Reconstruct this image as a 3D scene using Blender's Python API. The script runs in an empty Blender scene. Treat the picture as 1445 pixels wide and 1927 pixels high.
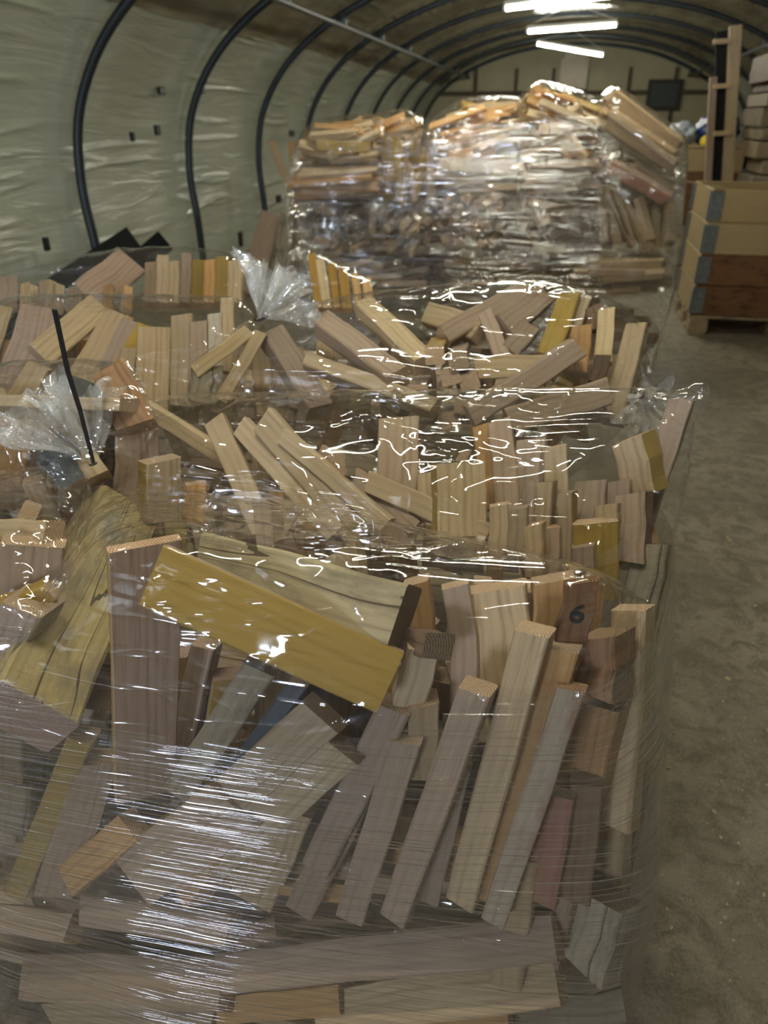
import bpy, bmesh, math, random
import numpy as np
from mathutils import Vector, Matrix, noise
from mathutils.bvhtree import BVHTree
random.seed(7)
S = bpy.context.scene
C = S.collection

# ------------------------------------------------------------------ camera, world, exposure
EYE = Vector((0, 0, 1.4)); F = 1400.0
vp = Vector((1075-722.5, 963.5-225, -F)).normalized()
pitch = math.atan2(963.5-225, F)
upc = Vector((0, math.cos(pitch), math.sin(pitch)))
rgt = vp.cross(upc); rgt.normalize()
upc = rgt.cross(vp)
R = Matrix((rgt, vp, upc))                       # camera space -> world
cam = bpy.data.cameras.new('camera'); co = bpy.data.objects.new('camera', cam); C.objects.link(co)
co.matrix_world = Matrix.Translation(EYE) @ R.to_4x4()
cam.sensor_fit = 'VERTICAL'; cam.sensor_height = 36; cam.sensor_width = 27; cam.lens = F/1927*36
cam.clip_start = .02
cam.dof.use_dof = True; cam.dof.focus_distance = 1.0; cam.dof.aperture_fstop = 5.0
S.camera = co
S.view_settings.view_transform = 'Standard'; S.view_settings.look = 'None'
S.view_settings.gamma = 1; S.view_settings.use_curve_mapping = False
S.view_settings.exposure = 1.28
TUBE_POWER = 58.0                                 # emission of each fluorescent tube
DAY_POWER = 60.0                                  # daylight coming in by the open gate behind the camera
w = bpy.data.worlds.new('world'); S.world = w; w.use_nodes = True
w.node_tree.nodes['Background'].inputs[0].default_value = (.62, .75, 1, 1)
w.node_tree.nodes['Background'].inputs[1].default_value = .4
try:
    S.cycles.transparent_max_bounces = 40; S.cycles.max_bounces = 10
except Exception: pass
day = bpy.data.lights.new('gate_daylight', 'AREA'); day.shape = 'RECTANGLE'; day.size = 1.15; day.size_y = 1.1
day.energy = DAY_POWER; day.color = (.72, .82, 1)
do = bpy.data.objects.new('gate_daylight', day); C.objects.link(do)
do.location = (-2.1, -4.9, 1.0); do.rotation_euler = (math.radians(90), 0, 0)

def ray(u, v): return R @ Vector((u-722.5, 963.5-v, -F))
def at(u, v, Y):
    r = ray(u, v); return EYE + r*(Y/r.y)
def onX(u, v, X):
    r = ray(u, v); return EYE + r*(X/r.x)
def zc(p): return (p-EYE).dot(R @ Vector((0, 0, -1)))

# ------------------------------------------------------------------ materials
def newmat(n):
    m = bpy.data.materials.new(n); m.use_nodes = True; t = m.node_tree
    for x in list(t.nodes): t.nodes.remove(x)
    return m, t
class N:
    def __init__(s, t): s.t = t
    def n(s, ty, **k):
        x = s.t.nodes.new(ty)
        for a, b in k.items(): setattr(x, a, b)
        return x
    def l(s, a, b): s.t.links.new(a, b)
    def noise(s, vec, scale, detail=3, rough=.5, dist=0):
        x = s.n('ShaderNodeTexNoise'); x.inputs['Scale'].default_value = scale
        x.inputs['Detail'].default_value = detail; x.inputs['Roughness'].default_value = rough
        x.inputs['Distortion'].default_value = dist
        if vec is not None: s.l(vec, x.inputs['Vector'])
        return x
    def map(s, vec, sc=(1, 1, 1), rot=(0, 0, 0)):
        x = s.n('ShaderNodeMapping'); x.inputs['Scale'].default_value = sc; x.inputs['Rotation'].default_value = rot
        s.l(vec, x.inputs['Vector']); return x.outputs[0]
    def ramp(s, fac, stops):
        x = s.n('ShaderNodeValToRGB'); r = x.color_ramp
        while len(r.elements) < len(stops): r.elements.new(.5)
        for e, (p, c) in zip(r.elements, stops):
            e.position = p; e.color = (*c, 1) if len(c) == 3 else c
        s.l(fac, x.inputs[0]); return x.outputs[0]
    def mix(s, fac, a, b, mode='MIX'):
        x = s.n('ShaderNodeMix', data_type='RGBA', blend_type=mode)
        for i, v in ((0, fac), (6, a), (7, b)):
            if hasattr(v, 'is_output'): s.l(v, x.inputs[i])
            else: x.inputs[i].default_value = v if i == 0 else (*v, 1)
        return x.outputs[2]
    def math(s, op, a, b=None):
        x = s.n('ShaderNodeMath', operation=op)
        for i, v in ((0, a), (1, b)):
            if v is None: continue
            if hasattr(v, 'is_output'): s.l(v, x.inputs[i])
            else: x.inputs[i].default_value = v
        return x.outputs[0]
    def bump(s, h, strength, dist):
        x = s.n('ShaderNodeBump'); x.inputs['Strength'].default_value = strength; x.inputs['Distance'].default_value = dist
        s.l(h, x.inputs['Height']); return x.outputs[0]
    def bsdf(s, col, rough=.6, normal=None, metal=0, spec=.5):
        b = s.n('ShaderNodeBsdfPrincipled'); o = s.n('ShaderNodeOutputMaterial'); s.l(b.outputs[0], o.inputs[0])
        if hasattr(col, 'is_output'): s.l(col, b.inputs['Base Color'])
        else: b.inputs['Base Color'].default_value = (*col, 1)
        if hasattr(rough, 'is_output'): s.l(rough, b.inputs['Roughness'])
        else: b.inputs['Roughness'].default_value = rough
        b.inputs['Metallic'].default_value = metal; b.inputs['Specular IOR Level'].default_value = spec
        if normal is not None: s.l(normal, b.inputs['Normal'])
        return b

def plain(n, col, rough=.6, metal=0, var=.15, scale=8):
    m, t = newmat(n); k = N(t); tc = k.n('ShaderNodeTexCoord').outputs['Object']
    nz = k.noise(tc, scale, 4)
    c = k.mix(nz.outputs[0], tuple(x*(1-var) for x in col), tuple(min(1, x*(1+var)) for x in col))
    k.bsdf(c, rough, k.bump(nz.outputs[0], .15, .01), metal); return m

def wood(n, light, dark, rough=.62, grain=1.0, blot=None, vary=True, crack=False):
    """sawn softwood: grain runs along UV v (metres)"""
    m, t = newmat(n); k = N(t); uv = k.n('ShaderNodeTexCoord').outputs['UV']
    g = k.noise(k.map(uv, (150, 5, 1)), 1, 3, .6, .6).outputs[0]
    g2 = k.noise(k.map(uv, (620, 16, 1)), 1, 2, .6).outputs[0]
    wv = k.n('ShaderNodeTexWave', wave_type='BANDS', bands_direction='X'); k.l(k.map(uv, (42, 1.1, 1)), wv.inputs[0])
    wv.inputs['Scale'].default_value = .55; wv.inputs['Distortion'].default_value = 9; wv.inputs['Detail'].default_value = 3
    wv.inputs['Detail Scale'].default_value = .7
    a = k.math('ADD', k.math('ADD', k.math('MULTIPLY', g, .52), k.math('MULTIPLY', g2, .36)), k.math('MULTIPLY', wv.outputs[1], .12))
    c = k.ramp(a, [(.32, dark), (.47, tuple((x*.75+y*.25) for x, y in zip(light, dark))), (.62, light)])
    big = k.noise(k.map(uv, (9, 3, 1)), 1, 2, .5).outputs[0]
    c = k.mix(k.ramp(big, [(.35, (0, 0, 0)), (.7, (.5, .5, .5))]), c, tuple((x*.45+y*.55) for x, y in zip(light, dark)))
    if blot:
        b = k.noise(k.map(uv, (16, 7, 1)), 1, 5, .65).outputs[0]
        c = k.mix(k.ramp(b, [(.5, (0, 0, 0)), (.66, (1, 1, 1))]), c, blot)
    if crack:
        ck = k.noise(k.map(uv, (26, 1.6, 1)), 1, 2, .5, .3).outputs[0]
        ck = k.math('LESS_THAN', k.math('ABSOLUTE', k.math('SUBTRACT', ck, .5)), .012)
        c = k.mix(k.math('MULTIPLY', ck, .85), c, (.05, .035, .02))
    if vary:
        at_ = k.n('ShaderNodeAttribute', attribute_name='tint').outputs['Color']
        c = k.mix(1.0, c, at_, 'MULTIPLY')
    k.bsdf(c, rough, k.bump(a, .35*grain, .0015), spec=.3)
    return m
def endgrain(n, light, dark):
    m, t = newmat(n); k = N(t); tc = k.n('ShaderNodeTexCoord').outputs['UV']
    v = k.n('ShaderNodeTexWave', wave_type='RINGS', rings_direction='Z'); k.l(tc, v.inputs[0])
    v.inputs['Scale'].default_value = 90; v.inputs['Distortion'].default_value = 2.5; v.inputs['Detail'].default_value = 3
    nz = k.noise(tc, 260, 4, .7).outputs[0]
    a = k.math('ADD', k.math('MULTIPLY', v.outputs[1], .45), k.math('MULTIPLY', nz, .6))
    c = k.ramp(a, [(.3, dark), (.75, light)])
    c = k.mix(1.0, c, k.n('ShaderNodeAttribute', attribute_name='tint').outputs['Color'], 'MULTIPLY')
    k.bsdf(c, .85, k.bump(nz, .9, .003), spec=.15); return m

PALE = wood('pale_spruce', (.53, .40, .245), (.30, .20, .105))
PINK = wood('pinkish_spruce', (.42, .305, .215), (.23, .15, .095))
ORNG = wood('resinous_wood', (.56, .33, .13), (.30, .15, .055))
YELP = wood('yellow_shuttering_face', (.36, .235, .055), (.27, .17, .035), .42, .35, None)
WEAT = wood('weathered_yellow_board', (.50, .39, .18), (.33, .25, .115), .7, 1.2, (.24, .20, .12), True, True)
GREY = wood('weathered_grey_wood', (.40, .335, .225), (.19, .15, .10), .75, 1.3, (.17, .14, .095), True, True)
DARK = wood('dark_brown_wood', (.24, .145, .085), (.10, .055, .03), .75, 1.5)
WHIT = wood('whitewashed_wood', (.58, .53, .45), (.33, .27, .20), .7, 2, (.36, .22, .13))
SLAT = wood('blue_grey_coated_face', (.085, .09, .095), (.045, .048, .052), .75, .6, (.14, .13, .12))
BARK = wood('black_bark', (.05, .038, .03), (.014, .011, .01), .9, 3)
REDD = wood('reddish_wood', (.42, .20, .13), (.24, .10, .07))
ENDP = endgrain('pale_end_grain', (.62, .45, .30), (.36, .235, .14))
ENDK = endgrain('rough_pink_end_grain', (.58, .40, .31), (.30, .18, .13))
ENDD = endgrain('dark_end_grain', (.28, .19, .12), (.10, .065, .04))
KIND = {  # main faces, narrow faces, ends
    'p': (PALE, PALE, ENDP), 'k': (PINK, PINK, ENDP), 'o': (ORNG, ORNG, ENDP), 'y': (YELP, PINK, ENDK),
    'ys': (PALE, YELP, ENDP), 'ks': (PINK, YELP, ENDP), 'yy': (YELP, YELP, ENDP), 'wy': (WEAT, WEAT, ENDK), 'g': (GREY, GREY, ENDD),
    'gp': (GREY, PALE, ENDP), 'd': (DARK, DARK, ENDD), 'w': (WHIT, PINK, ENDP), 's': (SLAT, PALE, ENDP),
    'b': (PINK, BARK, ENDP), 'r': (REDD, PINK, ENDP), 'kd': (PINK, DARK, ENDK)}

def film(n, haze=.02, low=(6, 6, 6), lowa=1.0, rid=(12, 12, 12), K=14, rida=.2, rid2=None, K2=8, rida2=.1, D=.010, rough=.05, gl=1.0, dist=1.0, rot=0):
    """thin clear plastic: see-through, with the faint mirror of its two faces, soft swells and sharp creases"""
    m, t = newmat(n); k = N(t)
    tc = k.n('ShaderNodeTexCoord').outputs['Object']
    def ridge(sc, kk, ro=0, di=dist):
        a = k.noise(k.map(tc, sc, (0, ro, 0)), 1, 2, .45, di).outputs[0]
        q = k.math('SUBTRACT', 1, k.math('MULTIPLY', k.math('ABSOLUTE', k.math('SUBTRACT', a, .5)), kk))
        q = k.math('MAXIMUM', q, 0); return k.math('MULTIPLY', q, q)
    h = k.math('MULTIPLY', k.noise(k.map(tc, low), 1, 2, .5, .4).outputs[0], lowa)
    h = k.math('ADD', h, k.math('MULTIPLY', ridge(rid, K), rida))
    if rid2: h = k.math('ADD', h, k.math('MULTIPLY', ridge(rid2, K2, rot), rida2))
    nb = k.bump(h, 1.0, D)
    tr = k.n('ShaderNodeBsdfTransparent'); tr.inputs[0].default_value = (.985, .985, .98, 1)
    g = k.n('ShaderNodeBsdfGlossy'); g.inputs['Roughness'].default_value = rough; g.inputs[0].default_value = (1, 1, 1, 1)
    k.l(nb, g.inputs['Normal'])
    d = k.n('ShaderNodeBsdfDiffuse'); d.inputs[0].default_value = (.85, .85, .84, 1)
    lw = k.n('ShaderNodeLayerWeight'); lw.inputs[0].default_value = .5; k.l(nb, lw.inputs['Normal'])
    fr = k.math('MINIMUM', k.math('MULTIPLY', k.math('ADD', k.math('MULTIPLY', k.math('POWER', lw.outputs['Facing'], 4), .8), .085), gl), .9)
    m1 = k.n('ShaderNodeMixShader'); k.l(fr, m1.inputs[0]); k.l(tr.outputs[0], m1.inputs[1]); k.l(g.outputs[0], m1.inputs[2])
    hz = k.ramp(k.noise(k.map(tc, rid), 1, 4, .6, .5).outputs[0], [(.4, (haze*.3,)*3), (.7, (haze*2.2,)*3)])
    m2 = k.n('ShaderNodeMixShader'); k.l(hz, m2.inputs[0]); k.l(m1.outputs[0], m2.inputs[1]); k.l(d.outputs[0], m2.inputs[2])
    o = k.n('ShaderNodeOutputMaterial'); k.l(m2.outputs[0], o.inputs[0])
    return m
BAGF = film('clear_bag_film', .009, (4, 4, 4), 1.3, (6, 6, 6), 22, .12, (3, 3, 20), 12, .12, rot=.5, rough=.055, gl=.95)
BAGW = film('gathered_film', .17, (14, 14, 14), 1, (30, 30, 30), 10, .12, gl=1.4)
WRAP = film('stretch_wrap_film', .012, (1.5, 1.5, 14), .5, (1.3, 1.3, 62), 7, .18, (1.8, 1.8, 150), 7, .07, rot=.06, gl=1.25, dist=.2, rough=.045)
FARF = film('far_bag_film', .01, (6, 6, 6), 1.4, (11, 11, 14), 12, .25, D=.012, rough=.08, gl=.8)
FARW = film('far_wrap_film', .012, (1.2, 1.2, 9), .9, (1.0, 1.0, 30), 6, .42, (1.4, 1.4, 70), 6, .16, rot=.1, D=.012, gl=1.5, dist=.2, rough=.07)

# ------------------------------------------------------------------ helpers
def tag(o, label=None, cat=None, group=None, kind=None):
    if label: o['label'] = label
    if cat: o['category'] = cat
    if group: o['group'] = group
    if kind: o['kind'] = kind
    return o
def mesh_obj(name, verts, faces, mats, parent=None, mi=None, smooth=False):
    me = bpy.data.meshes.new(name); me.from_pydata([tuple(v) for v in verts], [], faces)
    for m in (mats if isinstance(mats, (list, tuple)) else [mats]): me.materials.append(m)
    if mi: me.polygons.foreach_set('material_index', mi)
    if smooth: me.polygons.foreach_set('use_smooth', [True]*len(me.polygons))
    me.update()
    o = bpy.data.objects.new(name, me); C.objects.link(o)
    if parent: o.parent = parent
    return o
def empty(name, loc, label, cat, group=None, rz=0):
    o = bpy.data.objects.new(name, None); C.objects.link(o); o.location = loc; o.rotation_euler.z = rz
    o.empty_display_size = .1
    return tag(o, label, cat, group)
class MB:
    """collects simple solids, box UVs in metres (v along the longest side)"""
    def __init__(s): s.v = []; s.f = []; s.uv = []; s.t = []; s.mi = []
    def box(s, c, size, M=None, mi=0, tint=(1, 1, 1), bev=.003, endmi=None):
        c = Vector(c); hx, hy, hz = [x/2 for x in size]; b = min(bev, hx*.4, hy*.4, hz*.4)
        bm = bmesh.new(); bmesh.ops.create_cube(bm, size=1)
        for v in bm.verts: v.co = Vector((v.co.x*size[0], v.co.y*size[1], v.co.z*size[2]))
        if b > .0008: bmesh.ops.bevel(bm, geom=bm.edges[:], offset=b, segments=1, affect='EDGES')
        ax = max(range(3), key=lambda i: size[i]); of = random.random()*7
        base = len(s.v); bm.verts.index_update()
        for f in bm.faces:
            n = f.normal; k = max(range(3), key=lambda i: abs(n[i]))
            others = [i for i in range(3) if i != k]
            if ax in others: vi = ax; ui = [i for i in others if i != ax][0]
            else: ui, vi = others
            s.f.append([base+v.index for v in f.verts]); s.mi.append(endmi if (endmi is not None and k == ax) else mi)
            s.uv += [(v.co[ui]+of, v.co[vi]+of*3) for v in f.verts]; s.t += [tint]*len(f.verts)
        for v in bm.verts:
            p = v.co.copy()
            if M: p = M @ p
            s.v.append(p+c)
        bm.free(); return s
    def beam(s, a, b, w_, t_, up=(0, 0, 1), **k):
        a = Vector(a); b = Vector(b); z = (b-a).normalized(); y = Vector(up)-z*Vector(up).dot(z)
        if y.length < 1e-4: y = Vector((0, 1, 0))
        y.normalize(); x = y.cross(z)
        M = Matrix((x, y, z)).transposed()
        return s.box((a+b)/2, (w_, t_, (b-a).length), M, **k)
    def tube(s, pts, r, n=8, mi=0, cap=True, tint=(1, 1, 1)):
        pts = [Vector(p) for p in pts]; base = len(s.v); rs = r if isinstance(r, (list, tuple)) else [r]*len(pts)
        pu = None
        for i, p in enumerate(pts):
            d = (pts[min(i+1, len(pts)-1)]-pts[max(i-1, 0)]).normalized()
            if pu is None: pu = d.orthogonal().normalized()
            u = (pu-d*pu.dot(d)).normalized(); pu = u; v = d.cross(u)
            for j in range(n):
                a = 2*math.pi*j/n; s.v.append(p+(u*math.cos(a)+v*math.sin(a))*rs[i])
        for i in range(len(pts)-1):
            for j in range(n):
                s.f.append([base+i*n+j, base+i*n+(j+1) % n, base+(i+1)*n+(j+1) % n, base+(i+1)*n+j]); s.mi.append(mi)
                s.uv += [(0, 0), (.01, 0), (.01, .01), (0, .01)]; s.t += [tint]*4
        if cap:
            for q in (list(range(n))[::-1], [(len(pts)-1)*n+j for j in range(n)]):
                s.f.append([base+j for j in q]); s.mi.append(mi); s.uv += [(0, 0)]*n; s.t += [tint]*n
        return s
    def stick(s, M, L, w_, t_, mi=(0, 0, 0), tint=(1, 1, 1), bend=0, rough=1.0, seg=5):
        """irregular split/sawn billet, length along local z"""
        base = len(s.v); ch = min(w_, t_)*.06+.0006; rr = random.Random(int(abs(M[0][3]*9973+M[2][3]*7919)*1000)+len(s.v))
        of = rr.random()*9; hx, hy = w_/2, t_/2; bd = rr.uniform(-1, 1)*bend; ph = rr.uniform(0, 6)
        prof = [(-hx+ch, -hy), (hx-ch, -hy), (hx, -hy+ch), (hx, hy-ch), (hx-ch, hy), (-hx+ch, hy), (-hx, hy-ch), (-hx, -hy+ch)]
        uvx = [0, w_, w_+.001, w_+t_, w_+t_+.001, 2*w_+t_, 2*w_+t_+.001, 2*w_+2*t_, 2*w_+2*t_+.001]
        kx = rr.uniform(-.05, .05)*rough; ky = rr.uniform(-.05, .05)*rough
        ex = [rr.uniform(-.18, .18)*rough*w_ for _ in range(2)]; ey = [rr.uniform(-.15, .15)*rough*t_ for _ in range(2)]
        for i in range(seg+1):
            q = i/seg; z = (q-.5)*L; sx = 1+kx*(q-.5)*2; sy = 1+ky*(q-.5)*2
            cx = bd*math.sin(math.pi*q)+w_*.03*rough*math.sin(q*9+ph)
            for j, (x, y) in enumerate(prof):
                zz = z
                if i == 0: zz += ex[0]*x/hx+ey[0]*y/hy
                if i == seg: zz += ex[1]*x/hx+ey[1]*y/hy
                wob = 1+rough*.025*math.sin(ph*3+j*2.1+q*7)
                s.v.append(M @ Vector((x*sx*wob+cx, y*sy*wob+bd*.3*math.sin(math.pi*q), zz)))
        FM = [0, 0, 1, 1, 0, 0, 1, 1]
        FM = [mi[0], mi[0], mi[1], mi[0], mi[0], mi[0], mi[1], mi[0]]
        for i in range(seg):
            for j in range(8):
                s.f.append([base+i*8+j, base+i*8+(j+1) % 8, base+(i+1)*8+(j+1) % 8, base+(i+1)*8+j]); s.mi.append(FM[j])
                a, b_ = i/seg*L+of, (i+1)/seg*L+of; u0, u1 = uvx[j]+of, uvx[j+1]+of
                s.uv += [(u0, a), (u1, a), (u1, b_), (u0, b_)]; s.t += [tint]*4
        for q in (list(range(8))[::-1], [seg*8+j for j in range(8)]):
            s.f.append([base+j for j in q]); s.mi.append(mi[2])
            s.uv += [(prof[j % 8][0]+w_*.2, prof[j % 8][1]+t_*.7) for j in q]; s.t += [tint]*8
        return s
    def build(s, name, mats, parent=None, smooth=False, attrs=True):
        o = mesh_obj(name, s.v, s.f, mats, parent, s.mi, smooth)
        if attrs:
            me = o.data; l = me.uv_layers.new(name='UVMap'); l.data.foreach_set('uv', [c for p in s.uv for c in p])
            a = me.color_attributes.new('tint', 'FLOAT_COLOR', 'CORNER')
            a.data.foreach_set('color', [c for p in s.t for c in (*p, 1)])
        return o
def tintv(lo=.78, hi=1.12):
    b = random.uniform(lo, hi); h = random.uniform(-.05, .05)
    return (b*(1+h*.6), b, b*(1-h*1.3))

# ------------------------------------------------------------------ sticks
BAGS = {}; KOF = {}
def reg(bag, o):
    BAGS.setdefault(bag, []).append(o)
def put_stick(bag, M, L, w_, t_, kind, label, group=None, bend=0, rough=1.0, name='kindling_stick', cat='kindling', tint=None):
    b = MB(); b.stick(Matrix.Identity(4), L, w_, t_, (0, 1, 2), tint or tintv(), bend, rough)
    o = b.build(name, KIND[kind]); o.matrix_world = M; tag(o, label, cat, group); reg(bag, o); KOF[o.name] = kind; return o
def frame(a, b, roll, front=True):
    z = (b-a).normalized(); view = ((a+b)/2-EYE).normalized()
    y = view-z*view.dot(z); y.normalize(); x = y.cross(z)
    r = math.radians(roll); y2 = y*math.cos(r)+x*math.sin(r); x2 = y2.cross(z)
    return x2, y2, z
def P(bag, u1, v1, Y1, u2, v2, Y2, wpx, t_, roll, kind, label, group=None, bend=0, rough=1.0, tint=None):
    """a billet given by where the ends of its near face stand (sight line and distance)"""
    a = at(u2, v2, Y2); b = at(u1, v1, Y1); x, y, z = frame(a, b, roll)
    mid = (a+b)/2; w_ = wpx*zc(mid)/F
    M = Matrix((x, y, z)).transposed().to_4x4(); M.translation = mid+y*t_/2
    return put_stick(bag, M, (b-a).length, w_, t_, kind, label, group, bend, rough, tint=tint)
CORE = MB(); BAGV = {}
def core(bag, M, L, w_, t_):
    """sticks beyond the 300 that show largest: all in one object"""
    a, b = len(CORE.v), len(CORE.f)
    CORE.stick(M, L, w_, t_, random.choice(((0, 0, 2), (1, 1, 2), (0, 0, 2), (3, 3, 2), (4, 4, 2))), tintv(.75, 1.05), .002, 1, 2)
    if bag: BAGV.setdefault(bag, []).append((CORE.v[a:], [[i-a for i in f] for f in CORE.f[b:]]))
def fill(bag, n, box, label, group, tilt=.25, axis=(0, 0, 1), L=(.2, .3), kinds='ppkkkoysg', wr=(.02, .055), tr=(.012, .03)):
    (x0, x1), (y0, y1), (z0, z1) = box
    ax = Vector(axis); spots = []
    for i in range(n):
        for tr_ in range(14):
            p = Vector((random.uniform(x0, x1), random.uniform(y0, y1), random.uniform(z0, z1)))
            if all((p-q).length > .055-.002*tr_ for q in spots): break
        spots.append(p)
        d = (ax+Vector([random.gauss(0, tilt) for _ in range(3)])).normalized()
        x = d.orthogonal().normalized(); x.rotate(Matrix.Rotation(random.uniform(0, 6.3), 3, d)); y = d.cross(x)
        M = Matrix((x, y, d)).transposed().to_4x4(); M.translation = p
        core(bag, M, random.uniform(*L), random.uniform(*wr), random.uniform(*tr))

# ------------------------------------------------------------------ setting: tunnel shell
PROF = [(-3.56, 0), (-3.57, .5), (-3.6, 1.0), (-3.50, 1.5), (-3.16, 1.98), (-2.58, 2.38), (-1.75, 2.70), (-.9, 2.87), (0, 2.93)]
PROF = PROF+[(-x, z) for x, z in PROF[:-1][::-1]]
def catmull(pts, n):
    out = []
    for i in range(len(pts)-1):
        p = [Vector(pts[max(0, min(len(pts)-1, i+k))]) for k in (-1, 0, 1, 2)]
        for q in range(n):
            t = q/n; out.append(.5*((2*p[1])+(-p[0]+p[2])*t+(2*p[0]-5*p[1]+4*p[2]-p[3])*t*t+(-p[0]+3*p[1]-3*p[2]+p[3])*t**3))
    out.append(Vector(pts[-1])); return out
Y0, Y1 = -5.0, 20.5
HOOPY = [5.5+1.85*k for k in range(-5, 9)]
fine = catmull(PROF, 18); cum = [0]
for a, b in zip(fine, fine[1:]): cum.append(cum[-1]+(b-a).length)
LEN = cum[-1]
def on_prof(s):
    s = max(0, min(LEN, s)); i = max(0, min(len(cum)-2, int(np.searchsorted(cum, s))-1))
    q = (s-cum[i])/(cum[i+1]-cum[i]); p = fine[i].lerp(fine[i+1], q); d = (fine[i+1]-fine[i]).normalized()
    return p, Vector((-d.y, d.x))                 # point, outward normal (x,z)
rf = random.Random(3)
folds = {}
for bay in range(-7, 11):
    folds[bay] = [(rf.uniform(.3, LEN-.3), rf.uniform(-.10, .16), rf.uniform(.012, .030), rf.uniform(.012, .024), rf.uniform(.15, .5), rf.uniform(.5, .95)) for _ in range(55)]
def liner_pt(s, y):
    p, n = on_prof(s); bay = math.floor((y-5.5)/1.85); q = (y-5.5)/1.85-bay
    d = .06+.05*math.sin(math.pi*q)**.6
    d += .02*noise.noise(Vector((s*1.1, y*.9, 3)))+.006*noise.noise(Vector((s*9, y*2.2, 8)))
    for (sk, sag, amp, wd, q0, q1) in folds[bay]:
        if abs(s-sk) > .35: continue
        line = sk-(1 if s < LEN/2 else -1)*sag*math.sin(math.pi*q)
        e = math.exp(-((s-line)/wd)**2)*max(0, math.sin(math.pi*min(1, max(0, (q-(q0-.45))/.9))))
        d -= amp*e
    return Vector((p.x+n.x*-d*-1, y, p.y+n.y*d)) if False else Vector((p.x+n.x*d, y, p.y+n.y*d))
# outward normal sign check: left wall normal must point to -x
if on_prof(.5)[1].x > 0:
    _o = on_prof
    def on_prof(s):
        p, n = _o(s); return p, -n
SL = next(c for c, p in zip(cum, fine) if p.y >= 2.03); SR = LEN-SL
def liner(name, s0, s1, mat):
    ns = int((s1-s0)/(.011 if name == 'wall_left' else .028))+1; ny = int((Y1-Y0)/.075)
    ys = [Y0+(Y1-Y0)*j/ny for j in range(ny+1)]; vs = []; fs = []
    for i in range(ns+1):
        s = s0+(s1-s0)*i/ns
        for y in ys: vs.append(liner_pt(s, y))
    for i in range(ns):
        for j in range(ny):
            a = i*(ny+1)+j; fs.append((a, a+1, a+ny+2, a+ny+1))
    o = mesh_obj(name, vs, fs, mat, smooth=True); return tag(o, kind='structure')
def liner_mat(n, c1, c2, patch, seam):
    m, t = newmat(n); k = N(t); tc = k.n('ShaderNodeTexCoord').outputs['Object']
    a = k.noise(k.map(tc, (1.2, 1.2, 1.2)), 1, 4, .6).outputs[0]
    c = k.mix(k.ramp(a, [(.35, (0, 0, 0)), (.65, (1, 1, 1))]), c1, c2)
    b = k.noise(k.map(tc, (2.2, .9, 2.2)), 1, 2, .5).outputs[0]
    c = k.mix(k.ramp(b, [(.5, (0, 0, 0)), (.62, (.6, .6, .6))]), c, patch)
    h = k.noise(k.map(tc, (2.2, 1.0, 9)), 1, 4, .55, 1.2).outputs[0]
    k.bsdf(c, .22, k.bump(h, .7, .03), spec=.6); return m
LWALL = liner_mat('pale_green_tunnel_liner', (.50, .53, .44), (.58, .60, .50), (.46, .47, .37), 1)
LCEIL = liner_mat('brownish_tunnel_liner', (.25, .225, .15), (.32, .295, .21), (.20, .155, .095), 1)  # ceiling liner in a browner, darker tone than the side walls
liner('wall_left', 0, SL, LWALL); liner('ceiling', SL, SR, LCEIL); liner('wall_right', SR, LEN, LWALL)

def floor_mat():
    m, t = newmat('dusty_concrete'); k = N(t); tc = k.n('ShaderNodeTexCoord').outputs['Object']
    a = k.noise(tc, 1.6, 6, .62, .4).outputs[0]; b = k.noise(tc, 13, 8, .75, .5).outputs[0]; g = k.noise(tc, 160, 3, .7).outputs[0]
    c = k.ramp(a, [(.32, (.17, .14, .10)), (.5, (.28, .235, .17)), (.68, (.38, .325, .245))])
    c = k.mix(k.ramp(b, [(.42, (.9, .9, .9)), (.55, (0, 0, 0))]), c, (.12, .09, .058))
    c = k.mix(k.ramp(k.noise(tc, 22, 5, .7).outputs[0], [(.56, (0, 0, 0)), (.66, (.55, .55, .55))]), c, (.36, .30, .215))
    c = k.mix(.35, c, k.ramp(g, [(.3, (.07, .06, .045)), (.7, (.34, .29, .21))]))
    h = k.math('ADD', k.math('MULTIPLY', b, .5), k.math('MULTIPLY', g, .3))
    k.bsdf(c, k.ramp(a, [(.3, (.45,)*3), (.6, (.75,)*3)]), k.bump(h, .5, .006), spec=.35); return m
b = MB(); b.box((0, (Y0+Y1)/2, -.05), (7.6, Y1-Y0, .1), bev=0)
tag(b.build('floor', floor_mat(), attrs=False), kind='structure')

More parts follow.
